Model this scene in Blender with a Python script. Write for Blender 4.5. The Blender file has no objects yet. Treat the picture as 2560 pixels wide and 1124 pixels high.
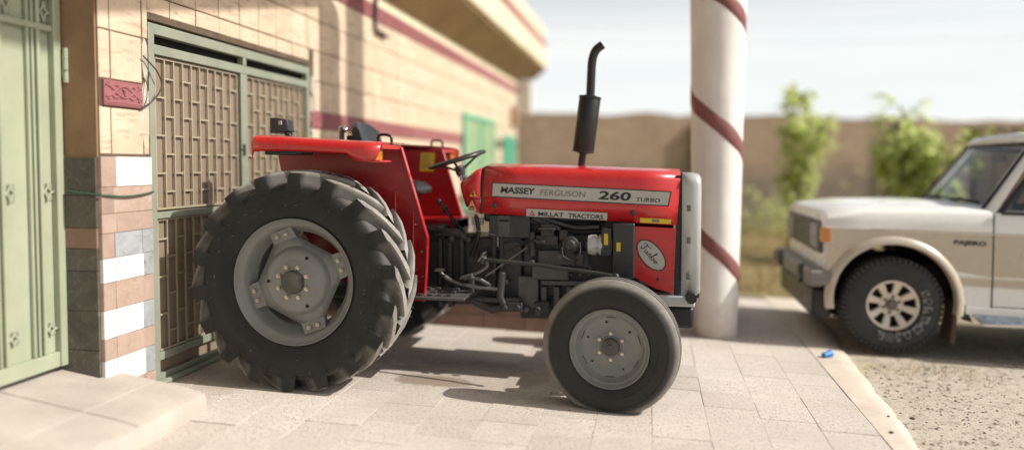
import bpy, bmesh, math, random
from mathutils import Vector, Matrix, noise as mnoise
random.seed(7)
R = math.radians
scene = bpy.context.scene
COL = scene.collection
# ------------------------------------------------------------------ camera model
F, HPX = 1921.0, 84.0
PITCH, YAW = math.atan(84/1921.0), math.atan(350/1921.0)
CAM = Vector((0, 0, 1.45))
_M = Matrix.Rotation(YAW, 3, 'Z') @ Matrix.Rotation(math.pi/2-PITCH, 3, 'X')
def ray(px, py): return _M @ Vector(((px-1280)/F, (495-py)/F, -1))
def aty(px, py, Y):            # point of the plane Y seen at a picture position
    d = ray(px, py); return CAM + d*(Y/d.y)
def atx(px, py, X):
    d = ray(px, py); return CAM + d*(X/d.x)
SL, SX = .033, -.24
def gz(x): return -SL*(x-SX)    # the forecourt falls gently away from the house
def atg(px, py, dz=0):
    d = ray(px, py); t = -(1.45-dz-SL*SX)/(d.z+SL*d.x); return CAM + d*t
# ------------------------------------------------------------------ materials
def newmat(name):
    m = bpy.data.materials.new(name); m.use_nodes = True
    nt = m.node_tree; b = nt.nodes['Principled BSDF']
    return m, nt, b
def lk(nt, a, b): nt.links.new(a, b)
def nd(nt, t, **k):
    n = nt.nodes.new(t)
    for a, v in k.items():
        if a.startswith('i_'): n.inputs[int(a[2:])].default_value = v
        else: setattr(n, a, v)
    return n
def coords(nt, scale=(1,1,1), rot=(0,0,0)):
    tc = nd(nt, 'ShaderNodeTexCoord'); mp = nd(nt, 'ShaderNodeMapping')
    mp.inputs['Scale'].default_value = scale; mp.inputs['Rotation'].default_value = rot
    lk(nt, tc.outputs['Object'], mp.inputs['Vector']); return mp.outputs['Vector']
def noise(nt, vec, scale, detail=4, rough=.6, dist=0):
    n = nd(nt, 'ShaderNodeTexNoise'); lk(nt, vec, n.inputs['Vector'])
    n.inputs['Scale'].default_value = scale; n.inputs['Detail'].default_value = detail
    n.inputs['Roughness'].default_value = rough; n.inputs['Distortion'].default_value = dist
    return n.outputs['Fac']
def ramp(nt, fac, p0, p1, c0=(0,0,0,1), c1=(1,1,1,1)):
    r = nd(nt, 'ShaderNodeValToRGB'); e = r.color_ramp.elements
    e[0].position, e[1].position = p0, p1; e[0].color, e[1].color = c0, c1
    lk(nt, fac, r.inputs['Fac']); return r.outputs['Color']
def c4(c): return (c[0], c[1], c[2], 1)
def mix(nt, fac, a, b, mode='MIX'):
    m = nd(nt, 'ShaderNodeMix', data_type='RGBA', blend_type=mode)
    for sock, v in ((m.inputs[0], fac), (m.inputs[6], a), (m.inputs[7], b)):
        if hasattr(v, 'node'): lk(nt, v, sock)
        else: sock.default_value = v if not isinstance(v, tuple) else c4(v)
    return m.outputs[2]
def bump(nt, b, h, strength, dist):
    n = nd(nt, 'ShaderNodeBump'); n.inputs['Strength'].default_value = strength; n.inputs['Distance'].default_value = dist
    lk(nt, h, n.inputs['Height']); lk(nt, n.outputs['Normal'], b.inputs['Normal'])
def pmat(name, col, rough=.5, metal=0, var=.15, scale=6, bmp=0, bscale=60, dust=0, dustcol=(.42,.35,.27), coat=0, spec=.5, island=0):
    m, nt, b = newmat(name); v = coords(nt)
    n = noise(nt, v, scale, 5)
    f = ramp(nt, n, .3, .7)
    lo, hi = tuple(c*(1-var) for c in col), tuple(min(1, c*(1+var)) for c in col)
    out = mix(nt, f, lo, hi)
    if island:
        g = nd(nt, 'ShaderNodeNewGeometry'); r = ramp(nt, g.outputs['Random Per Island'], 0, 1, (1-island,)*3+(1,), (1+island*.6,)*3+(1,))
        out = mix(nt, 1.0, out, r, 'MULTIPLY')
    if dust:
        n2 = noise(nt, v, scale*.45, 7, .7); f2 = ramp(nt, n2, .38, .75, (0,0,0,1), (dust,dust,dust,1))
        out = mix(nt, f2, out, dustcol)
    lk(nt, out, b.inputs['Base Color'])
    b.inputs['Roughness'].default_value = rough; b.inputs['Metallic'].default_value = metal
    b.inputs['Coat Weight'].default_value = coat; b.inputs['Coat Roughness'].default_value = .12
    b.inputs['Specular IOR Level'].default_value = spec
    rr = ramp(nt, noise(nt, v, scale*2.3, 4), .25, .8, (max(0,rough-.12),)*3+(1,), (min(1,rough+.15),)*3+(1,)); lk(nt, rr, b.inputs['Roughness'])
    if bmp: bump(nt, b, noise(nt, v, bscale, 5), bmp, .01)
    return m
M = {}
M['red'] = pmat('red_paint', (.50,.010,.014), .30, var=.06, scale=3, dust=.12, dustcol=(.44,.24,.20), coat=.5)
M['red_shaded'] = pmat('red_paint_shaded', (.34,.008,.012), .34, var=.10, scale=3, dust=.08, dustcol=(.3,.12,.1), coat=.3)  # same red darkened for the shade on the mudguards' inner panels
M['cast'] = pmat('engine_grey', (.031,.0295,.029), .5, var=.3, scale=14, bmp=.25, bscale=120, dust=.18, dustcol=(.14,.12,.10))
M['cast_light'] = pmat('engine_grey_pale', (.068,.066,.066), .45, var=.25, scale=14, bmp=.2, bscale=120, dust=.2, dustcol=(.2,.17,.14))
M['black'] = pmat('black_paint', (.010,.010,.011), .4, var=.2, scale=8, dust=.06, dustcol=(.07,.062,.055))
M['plastic'] = pmat('black_plastic', (.018,.019,.021), .38, var=.15, scale=10, dust=.10, dustcol=(.14,.13,.12), spec=.6)
M['rim'] = pmat('silver_rim_paint', (.20,.20,.195), .42, .0, var=.08, scale=7, dust=.16, dustcol=(.26,.225,.18))
M['rim_f'] = pmat('silver_disc_paint', (.205,.205,.197), .42, .0, var=.10, scale=9, dust=.2, dustcol=(.25,.215,.17))
M['bolt'] = pmat('zinc_bolt', (.60,.54,.40), .32, .75, var=.2, scale=40)
M['chrome'] = pmat('chrome', (.72,.72,.72), .15, 1.0, var=.05, scale=20)
M['steel'] = pmat('worn_steel', (.16,.155,.15), .34, .7, var=.2, scale=25)
M['hubcap'] = pmat('dark_hub', (.06,.058,.055), .5, .2, var=.2, scale=20, dust=.2)
M['silver'] = pmat('grille_silver', (.50,.52,.53), .35, .2, var=.05, scale=6, dust=.15, dustcol=(.45,.40,.34))
M['decal'] = pmat('decal_white', (.44,.43,.39), .4, var=.05, scale=12, dust=.12, dustcol=(.34,.29,.23))
M['ink'] = pmat('decal_ink', (.015,.014,.014), .45, var=.1)
M['ink_grey'] = pmat('decal_grey_ink', (.16,.15,.14), .45, var=.1)
M['ink_red'] = pmat('decal_red_ink', (.45,.03,.02), .45, var=.1)
M['yellow'] = pmat('yellow_sticker', (.66,.46,.03), .4, var=.08, scale=20)
M['orange'] = pmat('orange_sticker', (.66,.20,.03), .4, var=.08, scale=20)
M['amber'] = pmat('amber_lens', (.55,.19,.02), .12, var=.1, scale=60, coat=.8)
M['redlens'] = pmat('red_lens', (.5,.01,.01), .12, var=.1, coat=.8)
def tyre_mat(name, r0, r1, dustcol, base=(.020,.019,.018), low=1, r2=9):
    # rubber, with pale road dust caked on the tread, that is beyond a certain radius from the axle; lug pockets and side faces painted darker as shade
    m, nt, b = newmat(name); v = coords(nt)
    sep = nd(nt, 'ShaderNodeSeparateXYZ'); lk(nt, v, sep.inputs[0])
    cb = nd(nt, 'ShaderNodeCombineXYZ'); lk(nt, sep.outputs[0], cb.inputs[0]); lk(nt, sep.outputs[2], cb.inputs[2])
    ln = nd(nt, 'ShaderNodeVectorMath', operation='LENGTH'); lk(nt, cb.outputs[0], ln.inputs[0])
    mr = nd(nt, 'ShaderNodeMapRange'); mr.inputs[1].default_value = r0; mr.inputs[2].default_value = r1; mr.inputs[4].default_value = low; lk(nt, ln.outputs['Value'], mr.inputs[0])
    mr2 = nd(nt, 'ShaderNodeMapRange'); mr2.inputs[1].default_value = r2; mr2.inputs[2].default_value = r2+.03; mr2.inputs[4].default_value = 1-low; lk(nt, ln.outputs['Value'], mr2.inputs[0])
    sm_ = nd(nt, 'ShaderNodeMath', operation='ADD'); lk(nt, mr.outputs[0], sm_.inputs[0]); lk(nt, mr2.outputs[0], sm_.inputs[1]); mr = sm_
    g = nd(nt, 'ShaderNodeNewGeometry'); sn = nd(nt, 'ShaderNodeSeparateXYZ'); lk(nt, g.outputs['Normal'], sn.inputs[0])
    ab = nd(nt, 'ShaderNodeMath', operation='ABSOLUTE'); lk(nt, sn.outputs[1], ab.inputs[0])
    inv = nd(nt, 'ShaderNodeMapRange'); inv.inputs[1].default_value = .80; inv.inputs[2].default_value = .95; inv.inputs[3].default_value = 1; inv.inputs[4].default_value = .03
    lk(nt, ab.outputs[0], inv.inputs[0])
    mul = nd(nt, 'ShaderNodeMath', operation='MULTIPLY'); lk(nt, mr.outputs[0], mul.inputs[0]); lk(nt, inv.outputs[0], mul.inputs[1])
    n1 = noise(nt, v, 9, 6, .65); f1 = ramp(nt, n1, .25, .75, (.45,.45,.45,1), (1,1,1,1))
    mul2 = nd(nt, 'ShaderNodeMath', operation='MULTIPLY'); lk(nt, mul.outputs[0], mul2.inputs[0]); lk(nt, f1, mul2.inputs[1])
    n2 = noise(nt, v, 3, 6, .7); side = mix(nt, ramp(nt, n2, .35, .8), base, tuple(c*2.0+.004 for c in base))
    out = mix(nt, mul2.outputs[0], side, dustcol); lk(nt, out, b.inputs['Base Color'])
    b.inputs['Roughness'].default_value = .62; b.inputs['Specular IOR Level'].default_value = .35
    bump(nt, b, noise(nt, v, 90, 4), .15, .01)
    return m
M['tyre_r'] = tyre_mat('tractor_rear_rubber', .580, .610, (.43,.405,.37), (.0125,.0115,.0105), .30, .650)
M['tyre_f'] = tyre_mat('tractor_front_rubber', .355, .385, (.28,.26,.23), (.019,.017,.0155))
M['tyre_s'] = tyre_mat('suv_rubber', .36, .38, (.12,.115,.10), (.026,.028,.027))
M['letter'] = pmat('tyre_white_letter', (.21,.215,.21), .6, var=.2, scale=30)
M['hair'] = pmat('rubber_hair', (.17,.16,.145), .6, var=.2)
# house
def tile_mat(name, col, col2, streak=.5):
    m, nt, b = newmat(name); v = coords(nt)
    g = nd(nt, 'ShaderNodeNewGeometry')
    base = ramp(nt, g.outputs['Random Per Island'], 0, 1, c4(col), c4(col2))
    f = ramp(nt, noise(nt, v, 3.5, 6, .65), .3, .75, (.80,.78,.74,1), (1.10,1.08,1.06,1)); out = mix(nt, 1.0, base, f, 'MULTIPLY')
    vs = coords(nt, (1, 5.5, 26), (R(38),0,0))          # split-stone veins running on the slant
    st = noise(nt, vs, .9, 5, .62, .3); s2 = ramp(nt, st, .56, .60)
    out = mix(nt, mix(nt, s2, (0,0,0), (streak*.95,)*3), out, tuple(c*.55 for c in col))
    grime = ramp(nt, noise(nt, v, .8, 5, .7), .5, .85, (0,0,0,1), (.35,.35,.35,1)); out = mix(nt, grime, out, tuple(c*.62 for c in col))
    lk(nt, out, b.inputs['Base Color']); b.inputs['Roughness'].default_value = .7
    h = mix(nt, .5, st, noise(nt, v, 18, 5)); bump(nt, b, h, .55, .012)
    return m
M['tile'] = tile_mat('split_stone_tile', (.60,.48,.355), (.73,.60,.465))
M['mortar'] = pmat('mortar', (.11,.08,.05), .9, var=.25, scale=12, bmp=.3)
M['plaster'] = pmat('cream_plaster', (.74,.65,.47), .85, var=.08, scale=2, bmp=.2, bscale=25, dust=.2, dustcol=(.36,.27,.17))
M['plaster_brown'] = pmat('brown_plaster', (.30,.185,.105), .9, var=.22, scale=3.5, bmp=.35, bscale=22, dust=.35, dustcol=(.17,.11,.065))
M['soffit'] = pmat('brown_cornice_underside', (.36,.25,.135), .9, var=.2, scale=1.5, bmp=.2, dust=.3, dustcol=(.20,.13,.07))  # underside in brown, darker than the cream fascia
M['terra'] = pmat('terracotta_relief', (.30,.105,.11), .7, var=.13, scale=9, bmp=.25, bscale=60, dust=.22, dustcol=(.36,.21,.19))
M['patch'] = pmat('rough_white_plaster', (.50,.46,.40), .95, var=.25, scale=9, bmp=.8, bscale=30, dust=.3, dustcol=(.25,.2,.15))
def marble(name, a, b_, vein, sc=5):
    m, nt, b = newmat(name); v = coords(nt); g = nd(nt, 'ShaderNodeNewGeometry')
    f = ramp(nt, noise(nt, v, sc, 8, .7, 1.2), .3, .7); out = mix(nt, f, a, b_)
    f2 = ramp(nt, noise(nt, v, sc*2.2, 9, .75, 2.5), .54, .72); out = mix(nt, f2, out, vein)
    isl = ramp(nt, g.outputs['Random Per Island'], 0, 1, (.82,.82,.82,1), (1.1,1.1,1.1,1)); out = mix(nt, 1.0, out, isl, 'MULTIPLY')
    lk(nt, out, b.inputs['Base Color']); b.inputs['Roughness'].default_value = .42
    bump(nt, b, noise(nt, v, 25, 4), .12, .01)
    return m
M['mar_white'] = marble('white_marble', (.66,.63,.585), (.80,.785,.75), (.48,.46,.43))
M['mar_grey'] = marble('grey_marble', (.28,.29,.31), (.44,.45,.47), (.15,.16,.17))
M['mar_pink'] = marble('pink_brown_marble', (.38,.27,.215), (.48,.365,.305), (.29,.20,.16))
M['mar_black'] = marble('black_green_marble', (.060,.053,.044), (.135,.12,.10), (.25,.23,.195))
M['mar_red'] = marble('red_brown_marble', (.23,.135,.095), (.31,.20,.15), (.17,.10,.07), 4)
M['sage'] = pmat('sage_green_paint', (.345,.385,.275), .45, var=.10, scale=4, dust=.5, dustcol=(.42,.38,.29), bmp=.05)
M['sage_dk'] = pmat('sage_green_frame', (.25,.275,.215), .45, var=.12, scale=5, dust=.35, dustcol=(.36,.32,.24))
M['sheet'] = pmat('brown_gate_sheet', (.25,.19,.14), .5, var=.08, scale=3, dust=.35, dustcol=(.33,.27,.20))
M['bars'] = pmat('beige_gate_bar', (.37,.325,.235), .45, var=.1, scale=8, dust=.25, dustcol=(.36,.3,.22))
M['greencloth'] = pmat('green_shutter', (.10,.42,.27), .6, var=.15, scale=2, dust=.2, dustcol=(.3,.45,.3))
M['pale_green'] = pmat('pale_green_panel', (.36,.50,.30), .6, var=.12, scale=2)
M['white'] = pmat('white_paint', (.78,.77,.74), .65, var=.06, scale=3, bmp=.25, bscale=9, dust=.30, dustcol=(.52,.44,.35))
def column_mat():
    m = M['white'].copy(); m.name = 'limewashed_pillar'; nt = m.node_tree; b = nt.nodes['Principled BSDF']; src = b.inputs['Base Color'].links[0].from_socket
    v = coords(nt); sp = nd(nt, 'ShaderNodeSeparateXYZ'); lk(nt, v, sp.inputs[0]); n = noise(nt, v, 5, 6, .7)
    ad = nd(nt, 'ShaderNodeMath', operation='MULTIPLY_ADD'); ad.inputs[1].default_value = .5; lk(nt, n, ad.inputs[0]); lk(nt, sp.outputs[2], ad.inputs[2])
    lk(nt, mix(nt, ramp(nt, ad.outputs[0], .22, .62, (.75,.75,.75,1), (0,0,0,1)), src, (.40,.32,.24)), b.inputs['Base Color'])
    vs = coords(nt, (9,9,.7)); st = ramp(nt, noise(nt, vs, 1, 5, .6), .56, .75, (0,0,0,1), (.35,.35,.35,1)); lk(nt, mix(nt, st, b.inputs['Base Color'].links[0].from_socket, (.5,.42,.33)), b.inputs['Base Color'])
    return m
M['column'] = column_mat()
M['maroon'] = pmat('maroon_band', (.20,.06,.06), .7, var=.18, scale=6, dust=.3, dustcol=(.4,.25,.22))
M['dark'] = pmat('dark_gap', (.012,.010,.009), .9, var=.2)
M['wire'] = pmat('wire_rubber', (.05,.042,.035), .6, var=.2)
M['rope'] = pmat('green_rope', (.05,.10,.06), .8, var=.4, scale=60)
# ground
def paving_mat():
    m, nt, b = newmat('exposed_aggregate_paving'); v = coords(nt); g = nd(nt, 'ShaderNodeNewGeometry')
    base = ramp(nt, g.outputs['Random Per Island'], 0, 1, (.56,.50,.45,1), (.645,.585,.53,1))
    f = ramp(nt, noise(nt, v, 1.1, 6, .65), .3, .75, (.80,.79,.78,1), (1.10,1.10,1.10,1)); out = mix(nt, 1.0, base, f, 'MULTIPLY')
    vo = nd(nt, 'ShaderNodeTexVoronoi'); vo.inputs['Scale'].default_value = 62; lk(nt, v, vo.inputs['Vector'])
    sp = ramp(nt, vo.outputs['Distance'], .24, .42, (1,1,1,1), (0,0,0,1))
    keep = ramp(nt, noise(nt, v, 42, 3), .40, .50); sp2 = mix(nt, 1.0, sp, keep, 'MULTIPLY')
    wear = ramp(nt, noise(nt, v, 2.2, 5, .7), .35, .7, (.25,.25,.25,1), (.82,.82,.82,1)); sp3 = mix(nt, 1.0, sp2, wear, 'MULTIPLY')
    out = mix(nt, sp3, out, (.085,.07,.06))
    fine = ramp(nt, noise(nt, v, 160, 3), .58, .72, (0,0,0,1), (.5,.5,.5,1)); out = mix(nt, fine, out, (.62,.55,.47))
    stain = ramp(nt, noise(nt, v, .55, 6, .7, .6), .52, .8, (0,0,0,1), (.45,.45,.45,1)); out = mix(nt, stain, out, (.33,.25,.185))
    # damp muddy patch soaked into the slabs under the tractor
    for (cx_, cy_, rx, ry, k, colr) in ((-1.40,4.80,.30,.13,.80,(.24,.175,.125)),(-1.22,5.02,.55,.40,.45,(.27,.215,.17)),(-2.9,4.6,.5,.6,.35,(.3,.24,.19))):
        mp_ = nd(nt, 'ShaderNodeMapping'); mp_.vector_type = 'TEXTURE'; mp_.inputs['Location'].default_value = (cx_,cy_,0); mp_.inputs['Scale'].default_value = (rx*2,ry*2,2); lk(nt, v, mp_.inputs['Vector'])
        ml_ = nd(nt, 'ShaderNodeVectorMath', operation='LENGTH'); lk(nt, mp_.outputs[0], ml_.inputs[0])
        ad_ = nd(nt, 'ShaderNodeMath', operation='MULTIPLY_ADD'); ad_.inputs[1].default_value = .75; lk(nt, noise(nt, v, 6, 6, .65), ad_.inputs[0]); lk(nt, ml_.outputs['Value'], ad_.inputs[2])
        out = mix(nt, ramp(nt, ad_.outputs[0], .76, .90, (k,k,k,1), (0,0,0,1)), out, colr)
    lk(nt, out, b.inputs['Base Color']); b.inputs['Roughness'].default_value = .82
    h = mix(nt, .5, vo.outputs['Distance'], noise(nt, v, 60, 4)); bump(nt, b, h, .35, .004)
    return m
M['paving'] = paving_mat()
M['joint'] = pmat('paving_joint', (.20,.16,.125), .95, var=.25, scale=20, bmp=.3)
M['concrete'] = pmat('pale_concrete', (.58,.51,.435), .85, var=.10, scale=5, bmp=.4, bscale=35, dust=.3, dustcol=(.42,.33,.25))
M['step'] = pmat('worn_concrete_step', (.47,.42,.375), .88, var=.14, scale=3, bmp=.5, bscale=30, dust=.35, dustcol=(.36,.30,.24))
def dirt_mat():
    m, nt, b = newmat('dusty_gravel_ground'); v = coords(nt)
    out = mix(nt, ramp(nt, noise(nt, v, .7, 7, .7), .3, .7), (.48,.42,.335), (.62,.55,.46))
    tc = nd(nt, 'ShaderNodeTexCoord'); sp = nd(nt, 'ShaderNodeSeparateXYZ'); lk(nt, tc.outputs['Object'], sp.inputs[0])
    mr = nd(nt, 'ShaderNodeMapRange'); mr.inputs[1].default_value = 7.2; mr.inputs[2].default_value = 9.5; lk(nt, sp.outputs[1], mr.inputs[0])
    gr = mix(nt, ramp(nt, noise(nt, v, .8, 6, .7), .35, .7), (.20,.17,.05), (.34,.27,.11)); out = mix(nt, mr.outputs[0], out, gr)
    f = ramp(nt, noise(nt, v, 14, 6, .75), .50, .64, (0,0,0,1), (.55,.55,.55,1)); out = mix(nt, f, out, (.20,.155,.11))
    f = ramp(nt, noise(nt, v, 60, 4, .7), .58, .66, (0,0,0,1), (.8,.8,.8,1)); out = mix(nt, f, out, (.14,.115,.09))
    f = ramp(nt, noise(nt, v, 48, 4, .7), .60, .70, (0,0,0,1), (.6,.6,.6,1)); out = mix(nt, f, out, (.62,.54,.44))
    lk(nt, out, b.inputs['Base Color']); b.inputs['Roughness'].default_value = .95
    h = mix(nt, .5, noise(nt, v, 14, 8, .75), noise(nt, v, 60, 5, .7)); bump(nt, b, h, .8, .03)
    return m
M['dirt'] = dirt_mat()
M['stone'] = pmat('gravel_stone', (.31,.26,.21), .9, var=.25, scale=30, island=.6)
M['straw'] = pmat('dry_grass', (.40,.30,.15), .9, var=.3, scale=8, island=.4)
M['wet'] = pmat('wet_mud', (.27,.185,.12), .35, var=.2, scale=9, bmp=.2, dust=.3, dustcol=(.40,.32,.25))
def mudwall():
    m, nt, b = newmat('mud_brick_wall'); v = coords(nt)
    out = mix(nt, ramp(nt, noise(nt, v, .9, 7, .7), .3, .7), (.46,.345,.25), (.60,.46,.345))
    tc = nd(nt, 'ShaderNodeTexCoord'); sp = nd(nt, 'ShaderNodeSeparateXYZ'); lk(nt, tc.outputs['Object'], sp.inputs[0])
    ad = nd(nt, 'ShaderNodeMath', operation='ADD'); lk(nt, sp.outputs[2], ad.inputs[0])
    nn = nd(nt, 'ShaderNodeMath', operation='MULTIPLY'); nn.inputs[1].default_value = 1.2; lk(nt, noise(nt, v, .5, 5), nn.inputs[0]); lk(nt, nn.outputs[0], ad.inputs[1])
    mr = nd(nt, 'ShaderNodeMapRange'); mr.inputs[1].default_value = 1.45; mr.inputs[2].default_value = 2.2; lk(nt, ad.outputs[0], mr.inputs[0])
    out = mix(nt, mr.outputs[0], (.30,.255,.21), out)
    br = nd(nt, 'ShaderNodeTexBrick'); br.inputs['Scale'].default_value = 3.2; br.inputs['Mortar Size'].default_value = .03
    lk(nt, coords(nt, (1,1,1), (R(90),0,0)), br.inputs['Vector']); br.inputs['Color1'].default_value = (1,1,1,1); br.inputs['Color2'].default_value = (.8,.78,.76,1); br.inputs['Mortar'].default_value = (.6,.56,.5,1)
    out = mix(nt, 1.0, out, br.outputs['Color'], 'MULTIPLY'); lk(nt, out, b.inputs['Base Color'])
    b.inputs['Roughness'].default_value = .95; bump(nt, b, noise(nt, v, 6, 7, .7), .6, .05)
    return m
M['mud'] = mudwall()
def leaf_mat(name, a, b_):
    m, nt, b = newmat(name); g = nd(nt, 'ShaderNodeNewGeometry')
    lk(nt, ramp(nt, g.outputs['Random Per Island'], 0, 1, c4(a), c4(b_)), b.inputs['Base Color']); b.inputs['Roughness'].default_value = .55
    b.inputs['Subsurface Weight'].default_value = 0
    tr = nd(nt, 'ShaderNodeBsdfTranslucent'); tr.inputs[0].default_value = c4(tuple(x*1.3 for x in b_)); ms = nd(nt, 'ShaderNodeMixShader'); ms.inputs[0].default_value = .45
    o = nt.nodes['Material Output']; lk(nt, b.outputs[0], ms.inputs[1]); lk(nt, tr.outputs[0], ms.inputs[2]); lk(nt, ms.outputs[0], o.inputs[0])
    return m
M['leaf'] = leaf_mat('fresh_leaf', (.36,.43,.15), (.64,.69,.32))
M['leaf2'] = leaf_mat('yellow_green_leaf', (.16,.22,.03), (.38,.42,.06))
M['leaf_dk'] = leaf_mat('dark_leaf', (.03,.05,.02), (.10,.13,.04))
M['bark'] = pmat('bark', (.20,.15,.10), .9, var=.3, scale=12, bmp=.5, bscale=20)
# suv
M['suv_white'] = pmat('suv_white_paint', (.83,.83,.80), .28, var=.02, scale=3, dust=.04, dustcol=(.52,.46,.37), coat=.5)
M['suv_tan'] = pmat('suv_tan_paint', (.53,.465,.37), .32, .1, var=.05, scale=3, dust=.2, dustcol=(.36,.29,.21), coat=.4)
M['suv_trim'] = pmat('suv_pinstripe', (.66,.63,.56), .35, var=.05)
M['suv_grey'] = pmat('suv_interior_grey', (.27,.255,.235), .8, var=.12, scale=8)
M['bumper'] = pmat('grey_bumper', (.20,.185,.17), .5, var=.1, dust=.3, dustcol=(.3,.25,.2))
M['alloy'] = pmat('alloy_wheel', (.70,.64,.54), .42, .3, var=.08, scale=12, dust=.3, dustcol=(.40,.32,.24))
M['rust'] = pmat('brown_mudflap', (.10,.06,.045), .8, var=.25, scale=12, dust=.3, dustcol=(.2,.15,.11))
M['rubber'] = pmat('black_seal', (.014,.014,.016), .5, var=.15, scale=10)
M['running'] = pmat('running_board', (.30,.36,.42), .25, .8, var=.1)
M['blue'] = pmat('blue_plastic', (.03,.22,.55), .4, var=.15, scale=30)
def glass_mat(name, tint, k):
    m, nt, b = newmat(name)
    t = nd(nt, 'ShaderNodeBsdfTransparent'); t.inputs[0].default_value = c4(tint)
    gl = nd(nt, 'ShaderNodeBsdfGlossy'); gl.inputs['Roughness'].default_value = .02; gl.inputs[0].default_value = (1,1,1,1)
    fr = nd(nt, 'ShaderNodeFresnel'); fr.inputs[0].default_value = 1.38
    ad = nd(nt, 'ShaderNodeMath', operation='ADD'); ad.inputs[1].default_value = k; lk(nt, fr.outputs[0], ad.inputs[0])
    ms = nd(nt, 'ShaderNodeMixShader'); lk(nt, ad.outputs[0], ms.inputs[0]); lk(nt, t.outputs[0], ms.inputs[1]); lk(nt, gl.outputs[0], ms.inputs[2])
    lk(nt, ms.outputs[0], nt.nodes['Material Output'].inputs[0]); return m
M['glass'] = glass_mat('window_glass', (.84,.87,.87), .03)
M['lens'] = glass_mat('headlamp_glass', (.85,.87,.88), .12)
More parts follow.
